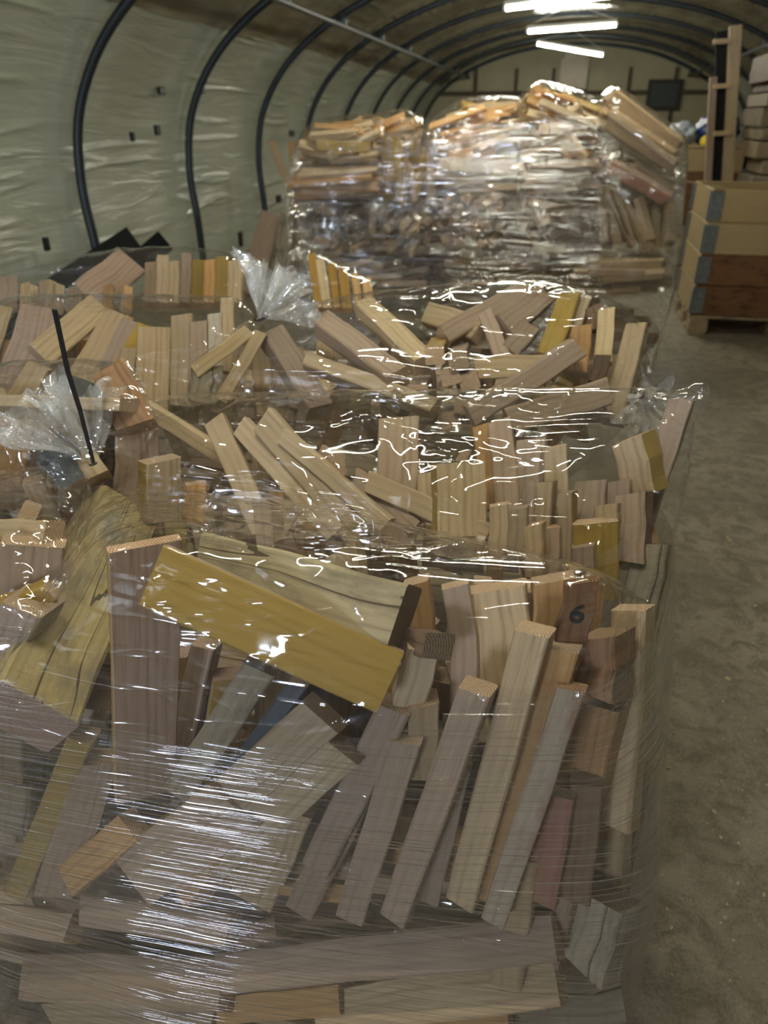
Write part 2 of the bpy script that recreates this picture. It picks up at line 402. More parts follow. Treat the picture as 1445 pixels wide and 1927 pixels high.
# far end wall of boards, and the near gable with its open gate behind the camera
PANEL = plain('dull_cream_panel', (.36, .32, .20), .6, 0, .18, 2.5)
FRAMEW = plain('dark_timber_trim', (.085, .065, .04), .8)
def gable(name, Y, hole, mat):
    pts = [(fine[i].x, fine[i].y) for i in range(0, len(fine), 4)]
    if fine[-1] not in (fine[len(fine)-1-((len(fine)-1) % 4)],): pts.append(tuple(fine[-1]))
    bm = bmesh.new()
    if hole:
        x0, x1, zt = hole
        vl = [(x, z) for x, z in pts if x < x0]; vr = [(x, z) for x, z in pts if x > x1]; vm = [(x, z) for x, z in pts if x0 <= x <= x1]
        loops = [[(x0, 0)]+[(x0, zt)]+[(x0, vm[0][1])]+vl[::-1], [(x0, zt), (x1, zt), (x1, vm[-1][1])]+vm[::-1]+[(x0, vm[0][1])], [(x1, 0)]+vr[::-1]+[(x1, vm[-1][1]), (x1, zt)]]
    else: loops = [pts]
    for l in loops:
        vs = [bm.verts.new((x*1.03, Y, z*1.03)) for x, z in l]; bm.faces.new(vs)
    r = bmesh.ops.extrude_face_region(bm, geom=bm.faces[:])
    for v in [g for g in r['geom'] if isinstance(g, bmesh.types.BMVert)]: v.co.y += .06*(1 if Y > 0 else -1)
    bmesh.ops.recalc_face_normals(bm, faces=bm.faces[:])
    me = bpy.data.meshes.new(name); bm.to_mesh(me); bm.free(); me.materials.append(mat)
    o = bpy.data.objects.new(name, me); C.objects.link(o); return tag(o, kind='structure')
gable('wall_far', 20.4, None, PANEL); gable('wall_near', -4.95, (-2.8, -1.4, 1.85), PANEL)
k_ = 1
for x in (-2.3, -1.35, -.5, .25, 1.2, 2.2):
    tag(MB().beam((x, 20.34, 0), (x, 20.34, 2.45), .07, .08).build('trim_%d' % k_, FRAMEW), kind='structure'); k_ += 1
tag(MB().beam((-3.2, 20.33, 1.95), (3.2, 20.33, 1.95), .09, .09).build('trim_%d' % k_, FRAMEW), kind='structure')

# hoops and purlins
STEEL = plain('dark_galvanised_pipe', (.045, .055, .062), .42, .6, .3, 10)
STEELL = plain('grey_steel_pipe', (.16, .165, .165), .5, .7, .2, 10)
for i, y in enumerate(HOOPY):
    c = catmull(PROF, 5); pts = [(p.x*.992, y, max(0, p.y-.01)) for p in c]
    m = MB(); m.tube(pts, .036, 10)
    for x, z, n in ((-2.5, 2.33, 0), (2.5, 2.33, 0)): m.box((x*1.005, y, z+.0), (.1, .11, .1), bev=.01)
    o = m.build('steel_hoop', STEEL, smooth=True, attrs=False)
    lab = 'dark steel tunnel hoop arching over the shed'
    if i >= 5:
        lab = ['dark steel hoop curving up at the far left, nearest in view', 'dark steel hoop second from the left, joined to the purlin at the top edge',
               'dark steel hoop third from the left, rising behind the leaning planks', 'dark steel hoop fourth from the left, ending behind the far wrapped stack',
               'dark steel hoop fifth from the left above the far wrapped stack', 'slim dark hoop sixth from the left over the far stack',
               'slim dark hoop seventh from the left over the far stack', 'slim dark hoop next but one to the far end wall',
               'slim dark hoop nearest the far end wall'][i-5]
    tag(o, lab, 'steel hoop', 'steel hoops of the tunnel')
for sx in (-1, 1):
    o = MB().tube([(sx*2.45, Y0+.1, 2.27), (sx*2.45, 8, 2.27), (sx*2.45, Y1-.15, 2.27)], .024, 10).build('purlin', STEELL, smooth=True, attrs=False)
    tag(o, 'grey steel purlin running along the %s shoulder of the tunnel' % ('left' if sx < 0 else 'right'), 'pipe', 'purlins')

# fluorescent lamps
def tube_mat():
    m, t = newmat('lit_fluorescent_tube'); k = N(t); e = k.n('ShaderNodeEmission'); e.inputs[0].default_value = (.99, .985, .83, 1)
    e.inputs[1].default_value = TUBE_POWER; o = k.n('ShaderNodeOutputMaterial'); k.l(e.outputs[0], o.inputs[0]); return m
TUBE = tube_mat(); FIX = plain('white_lamp_housing', (.7, .69, .62), .4)
lamps = [(-.24, 10.1, 5, 'tilted up to the right, nearest of the three lit lamps'), (-.13, 12.9, 3, 'hanging level between the two others'), (-.16, 16.6, -9, 'tilted down to the right, farthest of the three lit lamps'),
         (-.2, 6.9, 0, ''), (-.35, 3.6, 2, ''), (-.3, .55, -3, '')]
for x, y, tilt, txt in lamps:
    r = empty('fluorescent_lamp', (x, y, 2.55), 'lit ceiling tube '+txt if txt else 'lit fluorescent tube lamp overhead, out of the picture', 'lamp', 'fluorescent lamps along the ridge')
    r.rotation_euler = (0, math.radians(-tilt), math.radians(4))
    h = MB().box((0, 0, .05), (1.26, .075, .05), bev=.012).build('housing', FIX, r, attrs=False)
    MB().tube([(-.6, 0, 0), (.6, 0, 0)], .02, 12).build('tube', TUBE, r, True, attrs=False)
    for e in (-.62, .62): MB().box((e, 0, .01), (.035, .05, .07), bev=.008).build('end_cap', FIX, r, attrs=False)
    MB().tube([(-.6, 0, .07), (0, 0, .30), (.6, 0, .07)], .005, 6).build('hanging_wire', FIX, r, attrs=False)

# ------------------------------------------------------------------ background: end wall, planks, crate, rack
bx = at(1080, 136, 19.6)
t = MB().box((0, 0, 0), (.62, .04, .62), bev=.01, tint=(1, 1, 1)); t.box((0, -.01, .36), (.5, .03, .12), bev=.01)
o = t.build('pale_sack', plain('pale_sacking', (.60, .52, .42), .7, 0, .2, 5), attrs=False); o.location = (bx.x, 20.25, bx.z)
tag(o, 'pale rectangular sack hanging high on the far end wall under the lamps', 'sack')
bx = at(1252, 178, 20)
r = MB().box((0, 0, 0), (.75, .05, .62), bev=.01).build('window_1', plain('dark_window_frame', (.03, .026, .02), .7), attrs=False); r.location = (bx.x, 20.30, bx.z)
tag(r, kind='structure')
pn = MB().box((0, -.03, 0), (.58, .012, .45), bev=.002).build('pane', plain('dull_window_glass', (.07, .08, .08), .15), r, attrs=False)

CLIP = plain('black_plastic', (.012, .012, .014), .4)
for u, v, Y, sz, txt in ((298, 171, 6.6, (.10, .03, .06), 'upper black clip on the left liner beside the second hoop'), (375, 168, 7.25, (.07, .03, .07), 'black clip against the second hoop from the left'),
                    (290, 245, 6.4, (.08, .03, .08), 'square black clip on the left liner between the first two hoops'), (243, 257, 6.1, (.05, .03, .07), 'small black clip lower left of the square clip'),
                    (545, 251, 9.9, (.16, .03, .07), 'wide black clip on the liner above the leaning planks'), (80, 459, 4.7, (.05, .03, .09), 'black clip low on the liner left of the first hoop'),
                    (448, 450, 8.3, (.08, .03, .16), 'black latch low on the liner right of the second hoop'), (520, 374, 9.5, (.14, .03, .09), 'black bracket on the liner behind the leaning planks')):
    p = onX(u, v, -3.55)
    Yq = min(max(p.y, 4.4), 10.2)
    o = MB().box((0, 0, 0), (sz[1], sz[0], sz[2]), bev=.008).build('black_clip', CLIP, attrs=False)
    q = at(u, v, Yq); o.location = (q.x+.03, q.y, q.z); tag(o, txt, 'clip')

PLK = [PALE, PINK, ORNG, GREY, DARK]
def plank(u1, v1, Y1_, u2, v2, Y2_, wpx, t_, m, label, name='timber_plank', cat='plank', group=None, ground=False):
    a = at(u1, v1, Y1_); b_ = at(u2, v2, Y2_)
    if ground:
        d = b_-a; b_ = a+d*((a.z-.02)/(a.z-b_.z))
    w_ = wpx*zc((a+b_)/2)/F
    view = (a-EYE).normalized()
    o = MB().beam(b_, a, w_, t_, up=view, tint=tintv(.75, 1)).build(name, m); return tag(o, label, cat, group)
plank(511, 266, 8.2, 562, 400, 8.0, 13, .05, PALE, 'tall pale plank leaning against the left liner behind the third hoop', ground=True)
plank(550, 266, 8.4, 556, 385, 8.3, 15, .05, ORNG, 'brownish plank upright beside the far wrapped stack', ground=True)
plank(512, 402, 6.6, 488, 480, 6.5, 40, .03, PINK, 'wide brown board leaning left of the far wrapped stack', ground=True)
plank(540, 402, 6.5, 528, 480, 6.4, 26, .03, GREY, 'greyish board leaning next to the wide brown board', ground=True)
plank(562, 400, 6.7, 556, 480, 6.6, 18, .03, DARK, 'dark narrow board leaning nearest the far wrapped stack', ground=True)
BLK = plain('matt_black_sheet', (.004, .004, .0045), .95)
plank(250, 447, 5.6, 165, 505, 5.0, 50, .03, BLK, 'black sheet with a square corner tilted up by the first hoop', 'black_sheet', 'sheet', ground=True)
plank(312, 452, 5.0, 255, 500, 4.9, 40, .03, BLK, 'smaller black sheet tilted up right of the larger black one', 'black_sheet', 'sheet', ground=True)

# pallets
PWOOD = wood('pallet_timber', (.42, .32, .20), (.22, .15, .09), .8, 1.5, (.16, .12, .08))
def pallet(x0, y0, lx, ly, label):
    r = empty('pallet', (x0+lx/2, y0+ly/2, 0), label, 'pallet')
    for k in range(5):
        MB().box((0, -ly/2+.07+k*(ly-.14)/4, .133), (lx, .12, .022)).build('deck_board', PWOOD, r)
    for x in (-lx/2+.07, 0, lx/2-.07):
        MB().box((x, 0, .111), (.12, ly, .022)).build('stringer_board', PWOOD, r)
        MB().box((x, 0, .011), (.11, ly, .022)).build('bottom_board', PWOOD, r)
        for y in (-ly/2+.07, 0, ly/2-.07): MB().box((x, y, .061), (.13, .13, .078)).build('block', PWOOD, r)
    return r
CX, CY = .985, 5.8
pallet(CX, CY, 1.25, .85, 'dark wooden pallet under the crate of hinged collars')
COLP = wood('pale_collar_board', (.43, .315, .165), (.30, .21, .10), .6, .6); COLB = wood('reddish_brown_collar_board', (.20, .095, .04), (.10, .045, .02), .6, .8, (.07, .03, .02))
HING = plain('galvanised_hinge', (.33, .37, .41), .32, .9, .45, 45)
cz = .146
for i, (m, txt) in enumerate(((COLB, 'reddish brown wooden collar at the bottom of the crate'), (COLB, 'dark stained wooden collar second from the bottom of the crate'), (COLP, 'pale wooden collar second from the top of the crate'), (COLP, 'pale wooden collar on top of the crate'))):
    lx, ly, h = 1.25, .85, .208
    r = empty('pallet_collar', (CX+lx/2, CY+ly/2, cz), txt, 'crate collar')
    tn = tintv(.9, 1.05)
    for y in (-ly/2+.012, ly/2-.012): MB().box((0, y, h/2), (lx, .022, h-.004), tint=tn).build('long_board', m, r)
    for x in (-lx/2+.012, lx/2-.012): MB().box((x, 0, h/2), (.022, ly-.05, h-.004), tint=tn).build('end_board', m if i > 1 else COLP, r)
    for sx in (-1, 1):
        for sy in (-1, 1):
            q = MB(); q.box((sx*(lx/2-.035), sy*(ly/2+.004), h/2), (.085, .005, h*.86), bev=.001); q.box((sx*(lx/2+.004), sy*(ly/2-.035), h/2), (.005, .085, h*.86), bev=.001)
            q.tube([(sx*(lx/2+.006), sy*(ly/2+.006), .012), (sx*(lx/2+.006), sy*(ly/2+.006), h-.01)], .010, 8)
            for zz in (.03, .085, .14, .18):
                q.box((sx*(lx/2-.055), sy*(ly/2+.008), zz), (.012, .006, .012), bev=.002)
                q.box((sx*(lx/2-.02), sy*(ly/2+.008), zz), (.012, .006, .012), bev=.002)
            q.build('hinge', HING, r, attrs=False)
    cz += h+.002
ctop = cz
o = MB().beam(at(1262, 328, 5.72), at(1362, 346, 5.78), .03, .008, up=(0, 0, 1)).build('thin_lath', PALE); o.location.z += ctop+.006-min((o.matrix_world @ v.co).z for v in o.data.vertices)
tag(o, 'thin pale lath lying on the left corner of the pale crate', 'lath')
# racking frame standing behind the crate
LP = PALE
r = empty('rack_frame', at(1362, 330, 7.0)*1, 'tall upright frame of pale posts with a black centre rising from the crate', 'rack')
base = Vector(r.location); r.location.z = 0; base.z = 0
def rp(name, u1, v1, u2, v2, wpx, t_, m, Y=7.0):
    a = at(u1, v1, Y); b_ = at(u2, v2, Y); d = b_-a; b_ = a+d*((a.z-.002)/(a.z-b_.z)) if abs(u1-u2) < 40 and v2-v1 > 60 else b_
    q = MB().beam(b_-base, a-base, wpx*zc(a)/F, t_, up=(0, 1, 0), tint=tintv(.85, 1)); return q.build(name, m, r)
rp('post', 1384, 48, 1368, 330, 21, .07, LP); rp('post', 1342, 145, 1332, 330, 13, .06, PINK, 6.98)
rp('centre_panel', 1358, 58, 1350, 330, 20, .03, BLK, 7.03)
for v in (79, 163, 252): rp('rung', 1342, v, 1376, v-2, 8, .04, LP, 6.95)
# stacked boards behind on the right
bb = [(0, .30), (.30, .26), (.56, .22), (.78, .2), (.98, .12), (1.10, .14), (1.24, .10), (1.34, .15), (1.49, .11), (1.60, .07), (1.67, .22)]
names = ['at the bottom', 'second from the floor', 'third from the floor', 'fourth from the floor', 'just above the crate top', 'sixth from the floor', 'seventh from the floor', 'eighth from the floor', 'ninth from the floor', 'thin one under the reddish bundle', 'reddish, on top']
for (z, h), nm in zip(bb, names):
    m = random.choice([PALE, PWOOD, GREY]) if z < 1.6 else COLB
    x0 = 1.56+random.uniform(-.04, .05)
    o = MB().box((x0+.8, 7.85, z+h/2), (1.6, .8, h-.012), tint=tintv(.5, .75), bev=.008).build('timber_bundle', m)
    tag(o, 'brown timber bundle in the stack at the right edge, '+nm, 'timber')
# brown crate with blue sack
r = empty('wooden_crate', (1.22, 8.4, 0), 'brown board crate between the far wrapped stack and the rack', 'crate')
zz = 0
for h, m in ((.25, COLB), (.25, PWOOD), (.25, COLB), (.22, COLB), (.2, COLP)):
    for y in (-.38, .38): MB().box((0, y, zz+h/2), (.7, .025, h-.006), tint=(.8, .8, .8)).build('board', m, r)
    for x in (-.34, .34): MB().box((x, 0, zz+h/2), (.025, .74, h-.006), tint=(.8, .8, .8)).build('board', m, r)
    zz += h
MB().box((0, 0, zz+.012), (.72, .8, .022), tint=(.9, .9, .9)).build('lid', COLP, r)
def blob(name, loc, sc, m, label, cat, nz=.25, fr=2.5, parent=None):
    bm = bmesh.new(); bmesh.ops.create_icosphere(bm, subdivisions=4, radius=1)
    for v in bm.verts:
        n_ = noise.noise(v.co*fr+Vector(loc)); v.co *= 1+nz*n_; v.co = Vector((v.co.x*sc[0], v.co.y*sc[1], max(v.co.z, -.8)*sc[2]))
    me = bpy.data.meshes.new(name); bm.to_mesh(me); bm.free(); me.materials.append(m); me.polygons.foreach_set('use_smooth', [True]*len(me.polygons))
    o = bpy.data.objects.new(name, me); C.objects.link(o); o.location = loc
    return tag(o, label, cat)
blob('plastic_sack', (1.34, 8.3, zz+.14), (.20, .2, .14), plain('blue_plastic', (.02, .04, .16), .35), 'crumpled dark blue sack on top of the brown crate', 'sack')
blob('plastic_sack', (1.03, 8.3, zz+.11), (.14, .2, .10), plain('grey_white_plastic', (.38, .42, .48), .4), 'pale grey sack left of the blue sack on the brown crate', 'sack')
blob('round_lid', (1.22, 8.07, zz+.055), (.05, .03, .05), plain('yellow_plastic', (.75, .55, .03), .4), 'small round yellow lid in front of the blue sack', 'lid', 0)

# sawdust and chips on the floor
m = MB(); rc = random.Random(5)
for i in range(1500):
    y = rc.uniform(.9, 6) if i % 3 else rc.uniform(.8, 2.8); x = rc.uniform(.3, 3.2)
    a = rc.uniform(0, 3.1); L_ = rc.uniform(.002, .008)*(2 if rc.random() < .08 else 1)
    p = Vector((x, y, .0025)); d = Vector((math.cos(a), math.sin(a), 0))*L_
    m.beam(p-d*.5, p+d*.5, L_*.6, .003, tint=(1, 1, 1), bev=0)
tag(m.build('wood_chips', PALE), 'pale wood chips scattered over the dusty concrete floor', 'wood chips', kind='stuff')

# ------------------------------------------------------------------ the near pallet of kindling bags
pallet(-1.12, .60, 1.27, 1.28, 'wooden pallet under the near pile of kindling bags')
GA = 'sticks in the nearest right bag'; LA = 'softwood kindling stick half hidden deep in the nearest right bag'
A = 'A'
P(A, 252, 945, .99, 75, 1325, .60, 148, .085, -16, 'wy', 'thick weathered yellowish beam slanting down to the left with a rough sawn foot', rough=.5, tint=(1, 1, 1))
P(A, 276, 1028, .66, 276, 1500, .66, 122, .014, -14, 'ks', 'tall upright pinkish board with a yellow left edge in the nearest bag', rough=.25, tint=(1.2, 1.15, 1.12))
P(A, 284, 1082, .625, 735, 1286, .625, 124, .024, 8, 'y', 'large flat yellow shuttering board slanting across the nearest bag', rough=.2, tint=(1, 1, 1))
P(A, 372, 1052, .70, 752, 1160, .665, 118, .06, 0, 'g', 'thick weathered grey beam with a cracked dark end above the yellow board', rough=.8, tint=(1.15, 1.12, 1))
P(A, 752, 1200, .69, 800, 1215, .66, 48, .04, 10, 'd', 'short dark stub beside the cracked end of the grey beam')
P(A, 800, 1222, .67, 765, 1350, .66, 62, .03, -12, 'p', 'short split stick under the dark stub right of the yellow board')
P(A, 782, 1100, .76, 800, 1260, .74, 50, .03, 8, 'o', 'orange toned stick behind the grey beam end')
P(A, 858, 1105, .74, 872, 1345, .70, 52, .025, 0, 'k', 'long curved greyish stick right of the grey beam end', bend=.01)
P(A, 930, 1112, .75, 948, 1290, .72, 118, .035, 6, 'p', 'broad grooved board standing behind the tilted planks', rough=.5)
P(A, 985, 1120, .78, 1000, 1240, .76, 60, .02, 0, 'p', 'pale board with a round knot beside the broad grooved board')
P(A, 1046, 1095, .76, 1040, 1230, .74, 78, .03, -10, 'o', 'rough orange split billet left of the numbered chip')
six = P(A, 1098, 1098, .70, 1072, 1215, .70, 62, .012, -10, 'd', 'dark brown broken board piece printed with a black 6', rough=1.6, tint=(.95, .75, .5))
P(A, 1120, 1205, .72, 1112, 1318, .70, 78, .06, 25, 'd', 'rough dark brown block at the right of the nearest bag', rough=1.5, tint=(1.5, 1.4, 1.3))
P(A, 1182, 1150, .78, 1152, 1560, .70, 66, .035, 20, 'p', 'tall pale stick at the right edge of the nearest bag', bend=.006)
P(A, 1000, 1195, .665, 862, 1705, .625, 62, .03, 12, 'p', 'long split plank leaning right with its top beside the broad grooved board', rough=.8)
P(A, 1050, 1225, .68, 915, 1700, .635, 72, .03, 4, 'o', 'brown grained plank right beside the long split plank', rough=.8, tint=(.85, .85, .85))
P(A, 1075, 1300, .66, 925, 1740, .62, 50, .02, 0, 'w', 'plank streaked with white paint leaning along the right side', tint=(.78, .70, .62))
P(A, 892, 1305, .64, 735, 1735, .62, 58, .03, 10, 'k', 'slim stick with a torn light top leaning right of centre')
P(A, 800, 1330, .66, 792, 1470, .655, 58, .03, -10, 'p', 'stick with a rough pinkish end below the dark stub')
P(A, 740, 1338, .65, 590, 1640, .63, 62, .03, 5, 'k', 'stick leaning left under the lower corner of the yellow board')
P(A, 762, 1400, .64, 655, 1735, .62, 58, .025, 0, 'k', 'slender stick whose blunt foot shows below centre')
P(A, 602, 1352, .645, 330, 1590, .63, 86, .03, 0, 'p', 'broad pale board end sloping under the yellow board')
P(A, 640, 1415, .635, 395, 1625, .625, 82, .025, -6, 'p', 'broad sloping board lying just below the other broad board')
P(A, 488, 1262, .66, 330, 1500, .65, 62, .03, 0, 'g', 'grey brown stick sloping left below the yellow board')
P(A, 560, 1290, .675, 420, 1480, .665, 34, .02, 0, 's', 'thin dark slate coloured strip between the sloping boards')
P(A, 440, 1520, .625, 245, 1660, .615, 120, .035, -10, 'ks', 'wide light board with a cracked corner at the bag foot')
P(A, 545, 1530, .64, 470, 1700, .625, 88, .03, 0, 'p', 'short wide board standing at the bag foot left of centre')
P(A, 400, 1580, .635, 330, 1680, .62, 74, .05, 30, 'o', 'stub with orange ring-marked end at the bag foot')
P(A, 690, 1460, .66, 560, 1720, .64, 60, .02, 0, 'k', LA, GA)
P(A, 860, 1450, .66, 800, 1700, .65, 50, .02, 0, 'k', LA, GA)
P(A, 1120, 1330, .72, 1040, 1660, .69, 90, .04, 18, 'o', 'orange brown billet in the lower right of the nearest bag', tint=(.8, .75, .75))
P(A, 1045, 1500, .67, 1010, 1700, .65, 70, .02, 8, 'r', 'reddish painted board deep at the lower right')
P(A, 1105, 1480, .68, 1080, 1700, .66, 60, .03, 0, 'd', 'dark stick deep at the right beside the reddish board')
P(A, 1130, 1700, .67, 1090, 1830, .64, 90, .05, 24, 'g', 'squat olive grey block at the lower right corner')
for (u, v, Yt, du, k) in ((1165, 1330, .76, -40, 'o'), (1150, 1420, .75, -10, 'p'), (1185, 1450, .78, -45, 'd'), (1090, 1380, .74, -60, 'd'), (1140, 1560, .74, -50, 'k'), (1060, 1640, .68, -60, 'k'), (980, 1620, .66, -30, 'p')):
    P(A, u, v, Yt, u+du, v+250, Yt-.03, 62, .03, random.uniform(-10, 30), k, LA, GA, tint=(.85, .8, .75))
P(A, 860, 1240, .73, 905, 1400, .70, 50, .03, 10, 'p', LA, GA)
for u, v, du in ((330, 1240, 15), (380, 1220, -30), (430, 1280, -20), (1000, 1330, -40), (640, 1290, 0), (710, 1370, 20), (480, 1400, -60), (190, 1380, 30), (240, 1500, -50)):
    P(A, u, v, .74, u+du-30, v+260, .71, random.uniform(45, 75), .03, random.uniform(-25, 25), random.choice('kpoy' if v < 1300 else 'kpg'), LA, GA)
fill(A, 24, ((-.40, .10), (.76, .92), (.62, .76)), LA, GA, .22)
P(A, 150, 1395, .64, 25, 1690, .62, 46, .03, 8, 'yy', 'narrow yellow stick slanting to the lower left corner')
P(A, 185, 1440, .65, 100, 1690, .63, 74, .03, -8, 'k', 'brownish stick right beside the narrow yellow stick')
P(A, 240, 1560, .63, 120, 1660, .62, 62, .03, 10, 'o', 'short orange brown stick low at the left')
P(A, 200, 1340, .70, 175, 1470, .68, 90, .05, 20, 'g', LA, GA)
for k in range(16):
    u = random.uniform(60, 1060); v = random.uniform(1380, 1560)
    P(A, u, v, .735, u-random.uniform(-20, 110), v+210, .72, random.uniform(50, 80), .03, random.uniform(-30, 30), random.choice('kpokd'), LA, GA)
# number on the chip
cu = bpy.data.curves.new('number', 'FONT'); cu.body = '6'; cu.size = .034; cu.align_x = 'CENTER'; cu.align_y = 'CENTER'; cu.extrude = .0003; cu.offset = .0006
tmp = bpy.data.objects.new('tmp', cu); C.objects.link(tmp); bpy.context.view_layer.update()
me = bpy.data.meshes.new_from_object(tmp.evaluated_get(bpy.context.evaluated_depsgraph_get())); bpy.data.objects.remove(tmp)
me.materials.clear(); me.materials.append(plain('black_ink', (.004, .004, .004), .95)); me.name = 'printed_number'
o = bpy.data.objects.new('printed_number', me); C.objects.link(o); o.parent = six; o.location = (0, -.0085, .002); o.rotation_euler = (math.radians(90), math.radians(4), 0)
o['label'] = 'black printed 6'

# near left bag
B_ = 'AL'; G = 'sticks in the nearest left bag'; L0 = 'softwood kindling stick in the nearest left bag'
P(B_, 62, 1028, .74, 30, 1300, .70, 108, .03, 5, 'k', 'broad pink board upright at the left edge under gathered film', rough=.3)
P(B_, -20, 996, .78, 85, 1002, .76, 44, .03, 0, 'p', 'short pale stick lying level at the left edge above the pink board')
P(B_, 95, 1118, .70, -20, 1165, .66, 40, .03, -20, 'yy', 'yellow stick poking in low at the left edge')
P(B_, 40, 1150, .66, -30, 1290, .64, 80, .06, 20, 'k', 'block with a coarse pink sawn end at the left edge')
P(B_, 8, 1290, .64, 15, 1480, .63, 56, .03, 0, 'k', 'upright pinkish stick below the thick beam foot at the left edge')
P(B_, 30, 1480, .64, 20, 1570, .63, 60, .04, 20, 'g', 'greyish stub low at the left edge')
for u, v, du, k in ((-30, 1500, 0, 'k'), (-60, 1200, 30, 'p'), (60, 1350, 0, 'd'), (-90, 1050, 20, 'p')):
    P(B_, u, v, .70, u+du, v+230, .68, 60, .03, random.uniform(-20, 20), k, L0, G)
a = at(0, 1150, .8)
fill(B_, 14, ((a.x-.30, a.x+.06), (.74, .98), (.66, .80)), L0, G, .3)

# bottom layer, sticks laid flat
B_ = 'L'; G = 'sticks laid flat in the bottom layer'; L0 = 'kindling stick laid flat in the bottom layer of the near pile'
P(B_, 150, 1712, .615, 430, 1752, .61, 56, .035, 10, 'k', 'board laid flat just below the upright sticks left of centre')
P(B_, 410, 1832, .60, 1045, 1765, .64, 76, .04, 8, 'k', 'longest stick laid flat low on the right, rising to the right')
P(B_, 590, 1908, .60, 1050, 1845, .64, 80, .04, 5, 'p', 'second long flat stick just below the longest one')
P(B_, -30, 1722, .60, 130, 1745, .60, 50, .04, 0, 'k', 'pinkish stick laid flat at the lower left edge')
P(B_, 40, 1835, .59, 420, 1852, .59, 84, .04, 0, 'k', 'wide board laid flat in the bottom left under glossy wrap')
P(B_, 380, 1905, .61, 640, 1880, .61, 50, .04, 8, 'o', L0, G)
P(B_, -20, 1925, .59, 400, 1930, .59, 70, .04, 0, 'p', L0, G)
P(B_, 650, 1960, .60, 960, 1930, .62, 56, .04, 0, 'o', L0, G)
P(B_, 940, 1905, .64, 1175, 1880, .68, 80, .04, 0, 'g', 'olive brown board laid flat at the bottom right corner')
P(B_, 440, 1770, .625, 520, 1745, .625, 40, .03, 0, 'd', L0, G)
P(B_, 1000, 1990, .64, 1150, 1970, .67, 80, .04, 0, 'd', L0, G)
for z in (.20, .26, .32, .38, .44, .50):
    for k in range(4):
        x = -.88+k*.275+random.uniform(-.03, .03); y = .715+random.uniform(-.03, .05); an = random.uniform(-.1, .1)
        d = Vector((math.cos(an), math.sin(an), random.uniform(-.05, .05))).normalized(); up = Vector((0, 0, 1)); yv = (up-d*up.dot(d)).normalized(); xv = yv.cross(d)
        M = Matrix((xv, yv, d)).transposed().to_4x4(); M.translation = (x, y, z)
        core(B_, M, .27, .06, .045)

# second row right
B_ = 'B'; G = 'sticks in the second row right bag'; L0 = 'kindling stick among others in the second row right bag'
P(B_, 258, 762, 1.20, 425, 865, 1.12, 30, .02, 25, 'p', 'pale square stick poking out at the upper left of the second bag', tint=(1.2, 1.2, 1.2))
P(B_, 262, 815, 1.06, 255, 960, 1.02, 84, .05, -20, 'b', 'billet with black bark along its left side and torn top')
P(B_, 312, 868, 1.02, 305, 985, .99, 70, .04, -25, 'ys', 'short block with one yellow side next to the barked billet')
P(B_, 372, 912, 1.00, 366, 985, .98, 38, .03, -10, 'o', 'small stick with comb-like orange splinters')
P(B_, 402, 788, 1.10, 495, 1000, 1.0, 44, .02, 10, 'p', 'stick slanting right with its top under a film ridge, left of the long bundle')
P(B_, 450, 800, 1.10, 630, 1005, 1.0, 42, .02, 15, 'p', 'left one of the parallel sticks sloping to the lower right')
P(B_, 492, 788, 1.09, 680, 1010, 1.0, 56, .025, 15, 'p', 'widest of the parallel sticks sloping to the lower right')
P(B_, 528, 820, 1.07, 725, 990, 1.0, 32, .02, 20, 'p', 'right one of the parallel sticks sloping to the lower right')
P(B_, 600, 850, 1.08, 780, 995, 1.02, 32, .015, 10, 'k', 'thin curved stick bending down toward the centre', bend=.012)
P(B_, 690, 905, 1.05, 918, 1008, 1.01, 42, .015, 5, 'p', 'long flat lath sloping to the right across the middle bag')
P(B_, 650, 872, 1.05, 705, 882, 1.10, 48, .045, 0, 'gp', 'short grey cube-ended block near the centre')
P(B_, 752, 785, 1.14, 742, 990, 1.05, 78, .02, 0, 'k', 'broad pale board with a curved left edge in the middle bag', rough=.6, tint=(1.15, 1.15, 1.1))
P(B_, 870, 870, 1.05, 872, 1010, 1.0, 98, .04, -18, 'ys', 'broad upright block with a yellow left side in the middle bag', rough=.2, tint=(1.05, 1.05, 1))
P(B_, 803, 890, 1.08, 802, 980, 1.04, 36, .03, 0, 'p', 'narrow stick left of the broad yellow sided block')
P(B_, 940, 790, 1.15, 958, 980, 1.07, 46, .02, 5, 'k', 'tall slim board right behind the broad yellow sided block')
P(B_, 905, 800, 1.17, 925, 960, 1.1, 34, .02, 5, 'o', L0, G)
P(B_, 940, 952, 1.0, 938, 1040, .98, 36, .03, 0, 'p', 'left of two short cracked twin sticks')
P(B_, 974, 958, 1.0, 970, 1050, .98, 38, .03, 5, 'p', 'right of two short cracked twin sticks')
P(B_, 1000, 826, 1.13, 985, 1000, 1.08, 56, .03, 8, 'k', L0, G)
P(B_, 1046, 842, 1.10, 1048, 1000, 1.06, 44, .03, -8, 'p', 'upright stick with a rough white top')
P(B_, 1003, 905, 1.07, 998, 1000, 1.04, 26, .02, 0, 'k', L0, G)
P(B_, 1026, 908, 1.05, 1016, 1020, 1.02, 30, .03, 15, 'p', L0, G)
P(B_, 1062, 930, 1.03, 1062, 1080, 1.0, 28, .03, 18, 'ys', 'slim slat with a yellow right side')
P(B_, 1002, 990, .99, 1004, 1090, .97, 36, .03, 15, 'p', 'stick with a slanted bright end above the nearest bag')
P(B_, 1035, 995, 1.01, 1032, 1080, .99, 40, .03, 0, 'k', L0, G)
P(B_, 1098, 1030, .98, 1094, 1120, .96, 42, .03, 0, 'k', 'small rounded stick in front of the yellow topped block')
P(B_, 1122, 985, 1.01, 1122, 1130, .98, 84, .035, -8, 'yy', 'yellow topped block at the right of the second bag', rough=.3)
